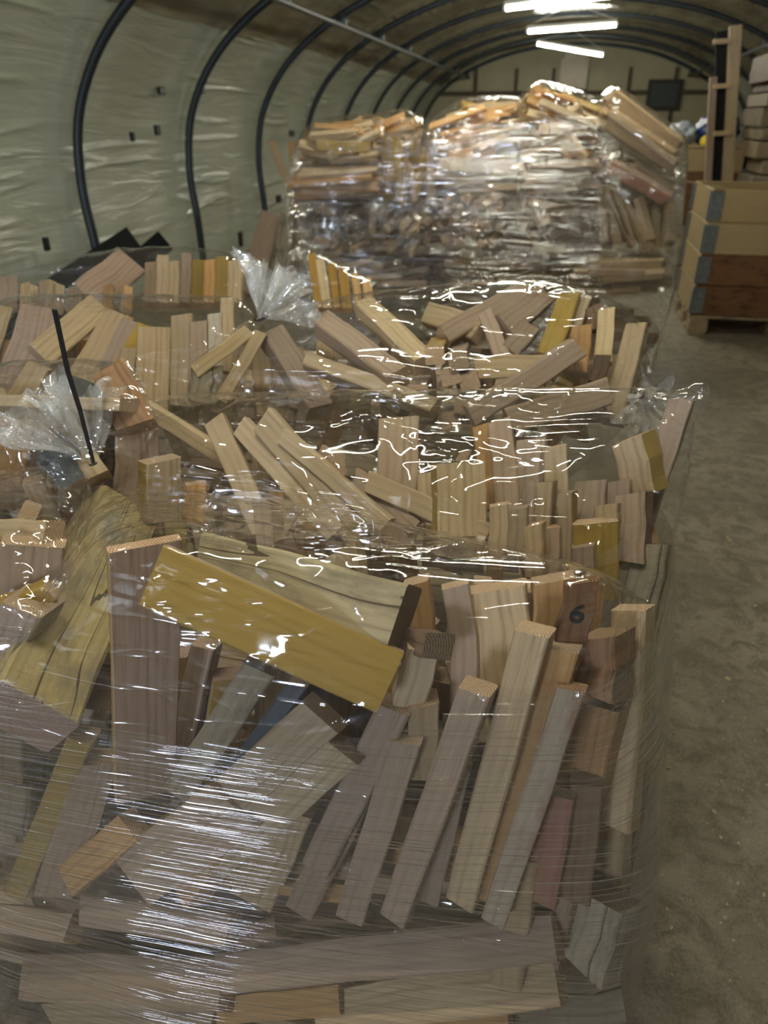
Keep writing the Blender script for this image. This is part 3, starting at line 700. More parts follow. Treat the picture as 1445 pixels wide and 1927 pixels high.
P(B_, 1112, 905, 1.10, 1095, 1010, 1.05, 62, .04, 10, 'k', 'stick with a whitish crushed end right of the rough topped one')
P(B_, 1140, 950, 1.05, 1135, 1010, 1.03, 46, .04, 20, 'p', 'small cube-like stick end behind the yellow topped block')
P(B_, 1165, 905, 1.10, 1160, 1020, 1.06, 44, .04, 0, 'k', L0, G)
P(B_, 1185, 930, 1.06, 1180, 1060, 1.02, 60, .04, 20, 'kd', 'stick with a splintered end near the right side')
P(B_, 1178, 830, 1.12, 1200, 930, 1.10, 66, .05, 30, 'ys', 'tilted square block held up against the film at the right')
P(B_, 1282, 752, 1.16, 1205, 980, 1.12, 44, .02, 10, 'k', 'tall stick stretching the film into a peak at the right')
P(B_, 1225, 1025, 1.03, 1196, 1160, .99, 66, .03, 10, 'g', 'grey stick end marked with a black stroke below the film peak')
P(B_, 640, 930, 1.05, 660, 990, 1.02, 60, .03, 0, 'ys', L0, G)
for u in range(330, 1200, 62):
    P(B_, u, 930+random.uniform(-20, 50), 1.17, u+random.uniform(-25, 25), 1060, 1.10, random.uniform(40, 70), .03, random.uniform(-25, 25), random.choice('kpoy'), L0, G)
fill(B_, 14, ((-.55, .14), (1.05, 1.28), (.66, .74)), L0, G, .25)

# second row left
B_ = 'BL'; G = 'sticks in the second row left bag'; L0 = 'kindling stick in the second row left bag'
P(B_, 72, 690, 1.10, 5, 800, 1.05, 42, .03, 10, 'p', 'pale slanting stick left of the blue grey block')
P(B_, 108, 715, 1.08, 195, 752, 1.06, 46, .04, -20, 's', 'block with a blue grey painted face near the cable tie')
P(B_, 205, 690, 1.10, 255, 800, 1.04, 70, .03, 0, 'd', 'brown stick right behind the cable tie', tint=(1.6, 1.5, 1.3))
P(B_, -30, 752, 1.02, 228, 762, 1.02, 24, .05, 0, 'p', 'long level stick just under the blue grey block')
P(B_, 92, 838, .97, 150, 905, .96, 70, .04, 0, 's', 'small piece with a blue grey top left of the tied neck')
P(B_, 30, 800, .98, 5, 905, .96, 66, .03, 0, 'o', 'brown board under crumpled film at the left edge')
P(B_, 110, 780, 1.02, 185, 895, .97, 40, .03, 0, 'p', L0, G)
for u in (20, 70, 130, 190): P(B_, u, 790, 1.1, u+random.uniform(-30, 30), 960, 1.03, 50, .03, random.uniform(-20, 20), random.choice('kpo'), L0, G)
a = at(0, 850, 1.1); fill(B_, 12, ((a.x-.3, a.x+.2), (1.08, 1.3), (.70, .80)), L0, G, .3)

# third row left
B_ = 'CL'; G = 'sticks in the third row left bag'; L0 = 'kindling stick in the third row left bag'
P(B_, 5, 575, 1.55, -40, 700, 1.45, 40, .03, 0, 'ys', 'yellowish stick at the left edge of the third row')
P(B_, 78, 578, 1.52, 28, 735, 1.42, 66, .03, 0, 'k', 'broad greyish pink board at the far left of the third row', tint=(1.1, 1.1, 1.15))
P(B_, 190, 572, 1.54, 75, 668, 1.38, 50, .035, 5, 'p', 'big pale plank with a torn brown end facing the camera', tint=(1.15, 1.15, 1.1), rough=.4)
P(B_, 228, 590, 1.50, 120, 770, 1.38, 52, .03, 0, 'p', 'widest slanting plank behind the cable tie tail', tint=(1.08, 1.05, 1))
P(B_, 252, 605, 1.48, 170, 760, 1.38, 40, .03, 0, 'k', 'grooved slanting stick beside the widest plank')
P(B_, 275, 612, 1.47, 190, 750, 1.38, 30, .03, 8, 'yy', 'bright yellow slanting stick in the third row', tint=(1.3, 1.3, 1))
P(B_, 246, 655, 1.42, 222, 790, 1.36, 28, .025, -15, 'p', 'small narrow stick right of the bright yellow one')
P(B_, 178, 692, 1.38, 172, 760, 1.35, 24, .02, 0, 'p', L0, G)
P(B_, 290, 615, 1.45, 283, 775, 1.38, 64, .035, 18, 'p', 'upright board with nail holes along its right edge', rough=.2, tint=(1.08, 1.05, 1))
P(B_, 342, 592, 1.47, 340, 765, 1.40, 40, .03, 8, 'p', 'upright stick right of the board with nail holes')
P(B_, 374, 605, 1.46, 372, 755, 1.40, 34, .03, 0, 'k', L0, G)
P(B_, 405, 590, 1.49, 402, 740, 1.42, 28, .03, 0, 'w', L0, G)
P(B_, 428, 560, 1.52, 425, 700, 1.45, 26, .03, 0, 'ys', L0, G)
P(B_, 122, 640, 1.5, 110, 780, 1.4, 50, .03, 0, 'k', L0, G)
P(B_, 225, 760, 1.34, 205, 880, 1.28, 60, .03, 0, 'y', 'yellow board end below the small narrow stick')
for u in range(-20, 420, 55): P(B_, u, 640, 1.56, u-20, 790, 1.46, 50, .03, random.uniform(-20, 20), random.choice('kpoy'), L0, G)
a = at(0, 640, 1.5); fill(B_, 14, ((a.x-.1, a.x+.5), (1.5, 1.72), (.78, .84)), L0, G, .25)

# third row right
B_ = 'C'; G = 'sticks in the third row right bag'; L0 = 'kindling stick in the third row right bag'
P(B_, 470, 622, 1.42, 365, 700, 1.36, 26, .02, 0, 'p', 'knotty pale stick sloping left from the tied neck', tint=(1.2, 1.2, 1.1))
P(B_, 492, 625, 1.42, 415, 755, 1.34, 24, .02, 0, 'p', 'thin stick just right of the knotty sloping one')
P(B_, 392, 690, 1.38, 385, 760, 1.35, 60, .03, 0, 'gp', 'blunt greyish block below the knotty stick')
P(B_, 515, 618, 1.46, 605, 765, 1.36, 52, .04, -30, 'k', 'wide board sloping right from beside the tied neck')
P(B_, 604, 592, 1.52, 748, 700, 1.38, 46, .045, -35, 'k', 'thick square stick with a shiny top left of centre in the third row', tint=(1.1, 1.1, 1.1))
P(B_, 684, 562, 1.56, 800, 672, 1.42, 42, .04, -35, 'p', 'thick pale square stick sloping to the centre of the third row', tint=(1.2, 1.2, 1.15))
P(B_, 574, 672, 1.42, 818, 762, 1.34, 32, .03, -30, 'p', 'long slim stick along the bottom left of the third row')
P(B_, 650, 690, 1.45, 760, 765, 1.36, 40, .03, 0, 'd', L0, G)
P(B_, 995, 540, 1.62, 835, 628, 1.50, 40, .035, 20, 'ks', 'brown stick sloping down left from the top of the third row')
P(B_, 800, 585, 1.62, 900, 618, 1.52, 46, .03, -20, 'ys', 'pale board with a yellow edge behind the sloping sticks')
P(B_, 912, 585, 1.52, 945, 672, 1.45, 30, .03, 0, 'k', 'short grooved stick standing at the middle of the third row')
P(B_, 1028, 550, 1.58, 950, 612, 1.50, 46, .04, 10, 'kd', 'purple brown square stick pointing up right')
P(B_, 1002, 612, 1.52, 958, 658, 1.46, 36, .035, 10, 'kd', 'shorter purple brown stick just below the other')
P(B_, 1072, 552, 1.58, 1030, 668, 1.46, 42, .03, 15, 'yy', 'yellow stick standing tilted at the right of the third row', tint=(1.1, 1.1, 1))
P(B_, 1102, 556, 1.60, 1062, 655, 1.50, 26, .03, 15, 'ys', 'narrow brown yellow stick right of the yellow one')
P(B_, 895, 692, 1.42, 1035, 690, 1.42, 44, .04, 0, 'p', 'level stick with a pale grooved top in the third row', tint=(1.05, 1.05, .95))
P(B_, 1092, 655, 1.42, 885, 785, 1.33, 42, .03, -12, 'k', 'long stick crossing to the lower left in front of the level one', tint=(1.05, 1.05, 1.05))
P(B_, 960, 790, 1.34, 1150, 735, 1.40, 52, .04, 0, 'kd', 'dark brown stick under the long crossing stick')
P(B_, 1142, 580, 1.55, 1134, 680, 1.48, 32, .02, 0, 'p', 'white faced strip with a black end near the right side', tint=(1.35, 1.35, 1.25))
P(B_, 1118, 575, 1.56, 1125, 620, 1.54, 34, .03, 0, 'd', 'dark stub left of the white faced strip')
P(B_, 1136, 668, 1.46, 1122, 720, 1.42, 30, .02, 0, 'd', 'charred stub below the white faced strip', tint=(.5, .5, .5))
P(B_, 1198, 608, 1.56, 1150, 790, 1.42, 40, .03, 10, 'p', 'tall pale stick at the right end of the third row')
P(B_, 1096, 612, 1.50, 1085, 700, 1.45, 40, .03, 0, 'o', L0, G)
SQ = ['left of the level stick', 'just left of the level stick', 'below its left end', 'below the level stick', 'lowest beside the long square stick', 'farthest to the left', 'above the row of ends', 'highest, beside the grooved stick', 'farthest to the right']
for u, v in ((846, 680), (882, 690), (880, 735), (912, 752), (850, 765), (790, 712), (820, 640), (862, 650), (1060, 720)):
    P(B_, u+6, v-6, 1.56, u-4, v+12, 1.38, 34, .034, random.uniform(0, 45), random.choice(['k', 'k', 'yy', 'p']), '%s square stick end pointing out in the third row, %s' % (('brownish', 'ochre')[u in (846, 880)], SQ.pop(0)), 'square ends in the third row')
for u in range(430, 1180, 62): P(B_, u, 650+random.uniform(-25, 30), 1.62, u+random.uniform(-40, 40), 780, 1.48, random.uniform(35, 55), .03, random.uniform(-25, 25), random.choice('kpkyd'), L0, G)
fill(B_, 10, ((-.5, .10), (1.5, 1.72), (.74, .82)), L0, G, .5)

# rows behind
B_ = 'DL'; G = 'sticks in the fourth row left bag'; L0 = 'kindling stick in the fourth row left bag'
P(B_, 250, 490, 2.05, 160, 560, 1.95, 62, .05, 0, 'r', 'big round-backed pinkish billet with a knot in the fourth row', tint=(1.3, 1.9, 2.0))
for i, u in enumerate((285, 307, 330, 352, 374, 397, 420, 442)):
    P(B_, u, 480+random.uniform(-6, 14)+(12 if u > 420 else 0), 2.0, u-2, 570, 1.9, random.uniform(20, 27), .03, random.uniform(-15, 15), ['k', 'p', 'ys', 'k', 'yy', 'o', 'yy', 'p'][i], L0, G)
P(B_, 10, 520, 1.95, 8, 575, 1.9, 46, .03, 0, 'k', 'blunt pinkish block at the far left of the fourth row')
for u in (45, 62, 80, 98, 112, 130, 145, 200, 240):
    P(B_, u+2, 532+random.uniform(-6, 10), 1.98, u, 580, 1.9, 18, .02, random.uniform(-40, 40), random.choice('poko'), L0, G)
B_ = 'D'; G = 'sticks in the fourth row right bag'; L0 = 'kindling stick in the fourth row right bag'
for i, (u, du) in enumerate(((585, 14), (602, 14), (622, 12), (645, 8), (668, 8), (690, 5))):
    P(B_, u, 478+i*9, 2.10, u+du, 580, 2.0, 18 if i % 2 else 14, .02, random.uniform(-15, 15), ['yy', 'w', 'yy', 'yy', 'p', 'p'][i], L0, G, tint=(1.4, 1.2, .9))
pallet(-1.3, 1.93, 1.3, .55, 'pallet under the fourth row of kindling bags')
def support(x0, x1, y0, y1, z0, z1, bag, label, group, step=.1):
    """sticks laid flat that carry the upper bags"""
    m = CORE; z = z0+.02; k = 0
    while z < z1-.02:
        y = y0+.03
        while y < y1:
            x = x0
            while x < x1-.1:
                L_ = min(.27, x1-x)
                Mx = Matrix(((0, 0, 1), (1, 0, 0), (0, 1, 0))).to_4x4(); Mx.translation = (x+L_/2, y, z)
                m.stick(Mx @ Matrix.Rotation(random.uniform(-.1, .1), 4, 'Y'), L_*.97, .055, .034, (random.choice((0, 1)),)*2+(2,), tintv(.7, .95), 0, 1, 1); x += L_
            y += .062
        z += .042; k += 1
support(-1.08, .11, .83, 1.83, .146, .60, 'L', 'kindling sticks laid flat that fill the lower part of the near pile', None)
support(-1.25, -.05, 1.95, 2.45, .146, .72, 'D', 'kindling sticks laid flat under the fourth row of bags', None)

tag(CORE.build('kindling_sticks', [PALE, PINK, ENDP, ORNG, DARK]), 'the remaining kindling sticks packed inside and under the near pile', 'kindling', None, 'stuff')
WORD = {'p': 'pale', 'k': 'pinkish', 'o': 'orange toned', 'y': 'yellow faced', 'ys': 'yellow edged', 'ks': 'yellow edged', 'yy': 'yellow', 'g': 'grey', 'gp': 'grey', 'd': 'dark brown', 'kd': 'dark edged', 's': 'slate coloured', 'w': 'whitish', 'r': 'reddish', 'b': 'barked', 'wy': 'weathered'}
BAGN = {'A': 'the nearest right bag', 'AL': 'the nearest left bag', 'L': 'the bottom layer of the near pile', 'B': 'the second row right bag', 'BL': 'the second row left bag', 'CL': 'the third row left bag', 'C': 'the third row right bag', 'DL': 'the fourth row left bag', 'D': 'the fourth row right bag'}
for bg, obs in BAGS.items():
    sh = [o for o in obs if o.get('group') and 'square' not in o['group']]
    if not sh: continue
    xs = sorted((o.matrix_basis.translation.x, i) for i, o in enumerate(sh)); n_ = len(xs); zs = sorted(o.matrix_basis.translation.z for o in sh)
    for rank, (x, i) in enumerate(xs):
        o = sh[i]; side = ['left end', 'left half', 'middle', 'right half', 'right end'][min(4, rank*5//n_)]
        hi = 'upper' if o.matrix_basis.translation.z > zs[n_//2] else 'lower'
        o['label'] = '%s kindling stick, %s %s of %s' % (WORD[KOF[o.name]], hi, side, BAGN[bg])

# ------------------------------------------------------------------ far wrapped stack
pallet(-1.45, 4.0, .98, .85, 'left pallet under the far wrapped stack'); pallet(-.45, 4.0, .98, .85, 'right pallet under the far wrapped stack')
FB = []   # (name text, centre, size, axis, jitter, kinds, count)
def fb(txt, u, v, w_, h_, Y, dy, axis, jit, kinds, n, wr=(.03, .055), L=(.2, .32)):
    c = at(u, v, Y+dy/2); s_ = zc(c)/F; FB.append((txt, Vector((c.x, Y+dy/2, c.z)), (w_*s_, dy, h_*s_), Vector(axis).normalized(), jit, kinds, n, wr, L))
fb('top layer bag at far left full of orange tinted sticks', 645, 275, 165, 95, 4.05, .45, (1, .1, .12), .25, ['o', 'p', 'o', 'yy', 'p'], 48)
fb('bag of long level sticks under the orange tinted heap', 640, 345, 170, 60, 3.98, .4, (1, .1, .08), .06, ['k', 'p', 'k', 'o'], 26, (.05, .08), (.36, .44))
fb('bag of upright yellow edged sticks left of centre', 772, 315, 105, 130, 4.0, .4, (0, 0, 1), .18, ['yy', 'k', 'ys', 'k'], 26)
fb('rounded bag heap behind, left of the highest bags', 730, 245, 120, 60, 4.45, .35, (1, 0, .2), .3, ['p', 'o'], 22)
fb('broad pale bag heap in the middle of the top layer', 905, 250, 190, 110, 4.1, .45, (1, .2, .25), .22, ['p', 'p', 'o', 'yy'], 56)
fb('bag of level sticks below the broad pale heap', 905, 335, 170, 60, 4.0, .4, (1, .1, -.05), .12, ['p', 'k', 'p'], 28, (.04, .07), (.3, .4))
fb('highest bag heap, right of centre', 1060, 235, 175, 130, 4.1, .45, (.8, .2, -.35), .4, ['p', 'p', 'o', 'yy'], 60)
fb('plain bag of greyish sticks under the highest heap', 1060, 335, 150, 70, 4.0, .4, (1, .1, .1), .2, ['k', 'k', 'p'], 28)
fb('bag of pale boards slanting down at the top right', 1205, 245, 135, 130, 4.05, .45, (.85, 0, -.5), .05, ['p', 'p', 'p', 'k'], 40, (.05, .09), (.34, .44))
fb('bag of pinkish slanting sticks below the pale boards', 1200, 335, 130, 70, 4.0, .42, (.85, 0, -.45), .08, ['k', 'k', 'r'], 30)
fb('dark bag of stick ends in the middle layer, far left', 650, 425, 150, 105, 4.0, .45, (.25, 1, .1), .45, ['k', 'd', 'p', 'p', 'g'], 40, (.028, .05))
fb('bag of loose ends in the middle layer, second from left', 770, 430, 110, 105, 4.0, .45, (.2, 1, .2), .5, ['k', 'd', 'p', 'p'], 30, (.028, .05))
fb('round pale bag of stick ends in the middle layer', 895, 410, 135, 115, 3.97, .42, (.1, 1, .05), .12, ['p', 'p', 'o'], 44, (.03, .045))
fb('bag with crossing sticks in the middle layer, right of centre', 1045, 410, 150, 100, 4.0, .42, (.6, 1, .1), .6, ['p', 'p', 'k', 'd'], 44)
fb('bag with upright pale sticks at the right of the middle layer', 1195, 405, 145, 110, 4.0, .42, (-.25, .1, 1), .3, ['p', 'k', 'd', 'p'], 36)
fb('bag in the third layer, left', 700, 525, 240, 85, 4.0, .42, (1, .3, .1), .3, ['k', 'd', 'g', 'k'], 46)
fb('bag in the third layer, centre', 930, 525, 200, 90, 4.0, .42, (1, .3, 0), .2, ['k', 'p', 'g'], 40)
fb('bag of level sticks at the right of the third layer', 1165, 515, 190, 80, 3.97, .42, (1, .05, .06), .06, ['p', 'p', 'k'], 34, (.03, .05), (.26, .38))
fb('bag in the lowest layer, left', 720, 625, 240, 95, 4.02, .42, (1, .2, 0), .2, ['d', 'k', 'g'], 32)
fb('bag in the lowest layer, centre', 940, 625, 190, 95, 4.02, .42, (1, .2, 0), .2, ['d', 'k', 'g'], 30)
fb('bag at the right of the lowest layer', 1140, 620, 185, 100, 4.02, .42, (1, .2, 0), .15, ['k', 'd', 'd'], 32)
allm = [PALE, PINK, ORNG, YELP, WHIT, GREY, DARK, REDD, ENDP, ENDK, ENDD]
idx = {'p': (0, 0, 8), 'k': (1, 1, 8), 'o': (2, 2, 8), 'yy': (3, 3, 8), 'ys': (0, 3, 8), 'g': (5, 5, 10), 'd': (6, 6, 10), 'r': (7, 1, 9)}
stack = MB(); FARV = []; FARC = []
def far_sticks(c, sz, ax, jit, kinds, n, wr, L):
    out = []; nv0 = len(stack.v)
    for i in range(n):
        while True:
            q = Vector((random.uniform(-1, 1), random.uniform(-1, 1), random.uniform(-1, 1)))
            if (abs(q.x)**3+abs(q.z)**3) < 1: break
        d = (ax+Vector([random.gauss(0, jit)*.6 for _ in range(3)])).normalized()
        ln = random.uniform(*L); ln = min(ln, 1.05*min(abs(sz[k]/max(.01, abs(d[k]))) for k in range(3)))
        marg = [max(0, sz[k]/2-abs(d[k])*ln*.48-.012) for k in range(3)]
        p = c+Vector((q.x*marg[0], q.y*marg[1], q.z*marg[2]))
        x = d.orthogonal().normalized(); x.rotate(Matrix.Rotation(random.uniform(0, 6.3), 3, d)); y = d.cross(x)
        M = Matrix((x, y, d)).transposed().to_4x4(); M.translation = p
        k = random.choice(kinds)
        stack.stick(M, ln, random.uniform(*wr), random.uniform(.018, .034), idx[k], tintv(.95, 1.3), 0, 1, 1)
    return stack.v[nv0:]
for (txt, c, sz, ax, jit, kinds, n, wr, L) in FB: FARV.append(far_sticks(c, sz, ax, jit, kinds, n, wr, L))
for z in (.32, .58, .85, 1.12):     # the bags standing behind the front ones
    for x in (-1.2, -.78, -.36, .06):
        far_sticks(Vector((x+.05, 4.62, z)), (.42, .36, .27), Vector((1, .2, 0)), .25, ['k', 'p', 'd'], 16, (.03, .06), (.25, .36))
tag(stack.build('kindling_sticks', allm), 'all the kindling sticks inside the bags of the far wrapped stack', 'kindling', None, 'stuff')

# ------------------------------------------------------------------ plastic films, drawn tight over the sticks
def wverts(objs):
    out = []; fs = []
    for bg, ob in BAGS.items():
        if ob is objs:
            for v_, f_ in BAGV.get(bg, []):
                base = len(out); out += v_; fs += [[base+i for i in q] for q in f_]
    for o in objs:
        base = len(out); M = o.matrix_basis
        out += [M @ v.co for v in o.data.vertices]; fs += [[base+i for i in p.vertices] for p in o.data.polygons]
    return out, fs
def crease(me, spec):
    """stress folds: fine straight ridges running between points where the film is held"""
    b = bmesh.new(); b.from_mesh(me); bmesh.ops.subdivide_edges(b, edges=b.edges[:], cuts=1, use_grid_fill=True, smooth=.6); b.to_mesh(me); b.free(); me.update()
    n = len(me.vertices); X = np.empty(n*3); me.vertices.foreach_get('co', X); X = X.reshape(n, 3)
    nr = np.empty(n*3); me.vertices.foreach_get('normal', nr); nr = nr.reshape(n, 3)
    rr = random.Random(spec.get('seed', 1)); segs = []
    lo, hi = X.min(0), X.max(0)
    for p, cnt, dirv, ln in spec.get('fans', []):
        p = np.array(p)
        for _ in range(cnt):
            d = np.array(dirv, float)+np.array([rr.gauss(0, spec.get('fan_spread', .35)) for _ in range(3)]); d /= np.linalg.norm(d)
            segs.append((p, p+d*ln*rr.uniform(.5, 1.1), rr.uniform(.0035, .008), rr.uniform(.002, .0055)*rr.choice((1, 1, -1))))
    for _ in range(spec.get('n', 30)):
        i = rr.randrange(n); p = X[i]; d = np.array([rr.gauss(0, 1)*spec.get('dir', (1, 1, 1))[k] for k in range(3)])
        d -= nr[i]*d.dot(nr[i]); L_ = np.linalg.norm(d)
        if L_ < 1e-6: continue
        d /= L_; ln = rr.uniform(.05, .22)
        segs.append((p-d*ln/2, p+d*ln/2, rr.uniform(.003, .006), rr.uniform(.0012, .0035)*rr.choice((1, -1))))
    D = np.zeros(n)
    for a, c_, wd, am in segs:
        v = c_-a; L2 = v.dot(v); t_ = np.clip((X-a)@v/L2, 0, 1); q = X-a-t_[:, None]*v
        # creases lie in the sheet: ignore height above the chord
        hgt = (q*nr).sum(1); q2 = (q*q).sum(1)-hgt**2
        D += am*np.exp(-q2/(wd*wd))*np.sin(np.pi*np.clip(t_*.92+.08, 0, 1))*(np.abs(hgt) < .06)
    X += nr*np.clip(D, -.005, .009)[:, None]
    me.vertices.foreach_set('co', X.ravel()); me.update(); return me
def drape(name, pts, faces, extra, voxel, iters, gap, mat, wob=(.003, 14), outset=.004, pin=None, keep=None, creases=None, lam=.5):
    bm = bmesh.new()
    for p in list(pts)+[Vector(e) for e in extra]: bm.verts.new(p)
    r = bmesh.ops.convex_hull(bm, input=bm.verts[:], use_existing_faces=False)
    dead = [g for g in r['geom_interior'] if isinstance(g, bmesh.types.BMVert)]+[g for g in r['geom_unused'] if isinstance(g, bmesh.types.BMVert)]
    bmesh.ops.delete(bm, geom=list(set(dead)), context='VERTS')
    bmesh.ops.delete(bm, geom=[v for v in bm.verts if not v.link_faces], context='VERTS')
    bmesh.ops.recalc_face_normals(bm, faces=bm.faces[:]); bm.normal_update()
    for v in bm.verts: v.co += v.normal*outset
    me = bpy.data.meshes.new(name+'_h'); bm.to_mesh(me); bm.free()
    ho = bpy.data.objects.new('h', me); C.objects.link(ho)
    md = ho.modifiers.new('r', 'REMESH'); md.mode = 'VOXEL'; md.voxel_size = voxel; md.use_smooth_shade = True
    bpy.context.view_layer.update()
    m2 = bpy.data.meshes.new_from_object(ho.evaluated_get(bpy.context.evaluated_depsgraph_get())); bpy.data.objects.remove(ho)
    n = len(m2.vertices); X = np.empty(n*3); m2.vertices.foreach_get('co', X); X = X.reshape(n, 3)
    E_ = np.empty(len(m2.edges)*2, dtype=np.int64); m2.edges.foreach_get('vertices', E_); E_ = E_.reshape(-1, 2)
    deg = np.bincount(E_.ravel(), minlength=n).astype(float)[:, None]; deg[deg == 0] = 1
    tree = BVHTree.FromPolygons([tuple(p) for p in pts], faces) if faces else None
    X0 = X.copy()
    pins = None
    if pin:
        pins = np.zeros((n, 1))
        for p, rad in pin:
            d = np.linalg.norm(X-np.array(p), axis=1)[:, None]; pins = np.maximum(pins, np.clip(1.5-d/rad, 0, 1))
    for it in range(iters):
        Sx = np.zeros_like(X)
        for ax in range(3):
            Sx[:, ax] = np.bincount(E_[:, 0], X[E_[:, 1], ax], n)+np.bincount(E_[:, 1], X[E_[:, 0], ax], n)
        mv = (Sx/deg-X)*lam*1.6
        if pins is not None: mv *= (1-pins)
        X = X+mv
        if tree and (it % 3 == 2 or it == iters-1):
            for i in range(n):
                loc, nor, fi, dd = tree.find_nearest(Vector(X[i]), gap*6)
                if loc is None: continue
                dv = Vector(X[i])-loc; s = dv.dot(nor)
                if s < gap:
                    X[i] = np.array(loc+nor*gap) if dv.length < gap*4 else X[i]
    m2.vertices.foreach_set('co', X.ravel()); m2.update()
    nr = np.empty(n*3); m2.vertices.foreach_get('normal', nr); nr = nr.reshape(n, 3)
    if wob[0] > 0:
        for i in range(n):
            p = Vector(X[i])*wob[1]
            a = 1-abs(noise.noise(p+Vector((noise.noise(p*.5), 0, 3))*1.5))*2.2
            X[i] += nr[i]*wob[0]*(a-.1)
    m2.vertices.foreach_set('co', X.ravel())
    if creases: m2 = crease(m2, creases)
    if keep:
        b2 = bmesh.new(); b2.from_mesh(m2); bmesh.ops.delete(b2, geom=[f for f in b2.faces if not keep(f.calc_center_median(), f.normal)], context='FACES'); b2.to_mesh(m2); b2.free()
    m2.update(); m2.polygons.foreach_set('use_smooth', [True]*len(m2.polygons)); m2.materials.clear(); m2.materials.append(mat); m2.name = name
    o = bpy.data.objects.new(name, m2); C.objects.link(o); return o
def ruffle(name, base, tip, spread, folds, mat, parent, seed=0, depth=.25, flat=(1, 1), rag=.12):
    base = Vector(base); tip = Vector(tip); d = tip-base; L_ = d.length; d.normalize(); x = d.orthogonal().normalized(); y = d.cross(x)
    nr_, na = 22, 160; vs = []; fs = []
    for i in range(nr_+1):
        q = i/nr_; rad = .006+spread*q**1.25
        for j in range(na):
            a = 2*math.pi*j/na; w_ = math.sin(a*folds+2*noise.noise(Vector((math.cos(a)*2, math.sin(a)*2, seed))))
            r_ = rad*(1+depth*w_*min(1, q*3)+.5*noise.noise(Vector((math.cos(a)*1.3, math.sin(a)*1.3, q*2+seed))))
            l = L_*q*(1+rag*noise.noise(Vector((math.cos(a)*3, math.sin(a)*3, seed+5)))*2-.15*q*(1-math.cos(a))*0)
            vs.append(base+d*l+x*math.cos(a)*r_*flat[0]+y*math.sin(a)*r_*flat[1])
    for i in range(nr_):
        for j in range(na): fs.append((i*na+j, i*na+(j+1) % na, (i+1)*na+(j+1) % na, (i+1)*na+j))
    return mesh_obj(name, [v-parent.location for v in vs], fs, mat, parent, smooth=True)
def tie(parent, p, axis, r, tail=None, w_=.0048):
    p = Vector(p); ax = Vector(axis).normalized(); x = ax.orthogonal().normalized(); y = ax.cross(x); m = MB()
    ring = [p+(x*math.cos(t_)+y*math.sin(t_))*r for t_ in [k*2*math.pi/20 for k in range(21)]]
    m.tube(ring, w_*.5, 6, cap=False)
    m.box(p+x*r*1.1, (w_*2.0, w_*1.7, w_*1.6), bev=.001)
    if tail:
        pts = [Vector(q) for q in tail]; cc = []
        for i in range(len(pts)-1):
            for k in range(6): cc.append(pts[i].lerp(pts[i+1], k/6))
        cc.append(pts[-1]); n_ = len(cc)
        for a_, b_ in zip(cc, cc[1:]): m.beam(a_, b_+(b_-a_)*.05, w_, w_*.42, up=(R @ Vector((0, 0, 1))), bev=0)
    return m.build('cable_tie', CLIP, parent, attrs=False)

neckA = at(176, 872, .99); neckC = at(488, 598, 1.46); neckR = at(1203, 742, 1.36)
pv, fc = wverts(BAGS['A'])
fA = drape('kindling_bag', pv, fc, [at(215, 925, .96), at(310, 928, .97), at(520, 962, .99), at(655, 972, 1.0), at(860, 1040, .98), at(1110, 1092, .92), at(1214, 1160, .80), at(1224, 1690, .70), at(1205, 1400, .75), at(1226, 1700, .69), at(1150, 1850, .68)],
           .0075, 36, .003, BAGF, (.0016, 12), creases={'n': 90, 'dir': (1.6, .6, .5), 'seed': 3, 'fans': [(at(310, 928, .97), 14, (.9, -.25, -.4), .22), (at(1214, 1160, .80), 12, (-.6, 0, -1), .3), (at(655, 972, 1.0), 10, (.6, -.7, -.2), .25), (at(1226, 1700, .69), 10, (-.5, 0, .8), .3)]})
tag(fA, 'clear plastic bag nearest the camera holding the big yellow board', 'bag', 'clear kindling bags of the near pile')
pv, fc = wverts(BAGS['AL'])
fAL = drape('kindling_bag', pv, fc, [neckA, at(0, 880, 1.0), at(130, 960, .95), at(-60, 900, 1.0), neckA+Vector((-.01, -.03, -.02))], .008, 30, .003, BAGF, (.004, 30), pin=[(neckA, .03)], creases={'n': 40, 'seed': 9, 'fans': [(neckA, 26, (-.5, -.8, -.5), .3)]})
tag(fAL, 'clear plastic bag at the lower left drawn together under the long black cable tie', 'bag', 'clear kindling bags of the near pile')
tie(fAL, neckA, (-.25, .1, 1), .011, [at(176, 872, .965), at(150, 770, .88), at(128, 700, .85), at(103, 584, .82)], .0062)
ruffle('gathered_neck', neckA, at(55, 760, .95), .06, 9, BAGW, fAL, 1, .3)
ruffle('gathered_neck', neckA, at(150, 745, 1.03), .055, 11, BAGW, fAL, 4, .3)
pv, fc = wverts(BAGS['B'])
fB = drape('kindling_bag', pv, fc, [at(1327, 724, 1.17), at(350, 742, 1.28), at(220, 800, 1.08), at(520, 752, 1.33), at(760, 765, 1.33), at(900, 776, 1.32), at(1052, 762, 1.28), at(1270, 960, 1.06), at(1262, 1100, 1.02), at(1240, 1200, 1.0)], .0085, 40, .003, BAGF, (.003, 11), pin=[(at(1327, 724, 1.17), .03), (at(1052, 762, 1.28), .02)], creases={'n': 60, 'seed': 5, 'dir': (1.4, 1, .6), 'fans': [(at(1052, 762, 1.28), 16, (.1, -1, -.5), .26), (at(780, 768, 1.32), 14, (0, -1, -.3), .25), (at(1327, 724, 1.17), 12, (-.6, -.3, -1), .25), (at(600, 770, 1.30), 8, (.3, -1, -.3), .2)]})
tag(fB, 'clear plastic bag of the second row stretched to a tall peak at its right', 'bag', 'clear kindling bags of the near pile')
pv, fc = wverts(BAGS['BL'])
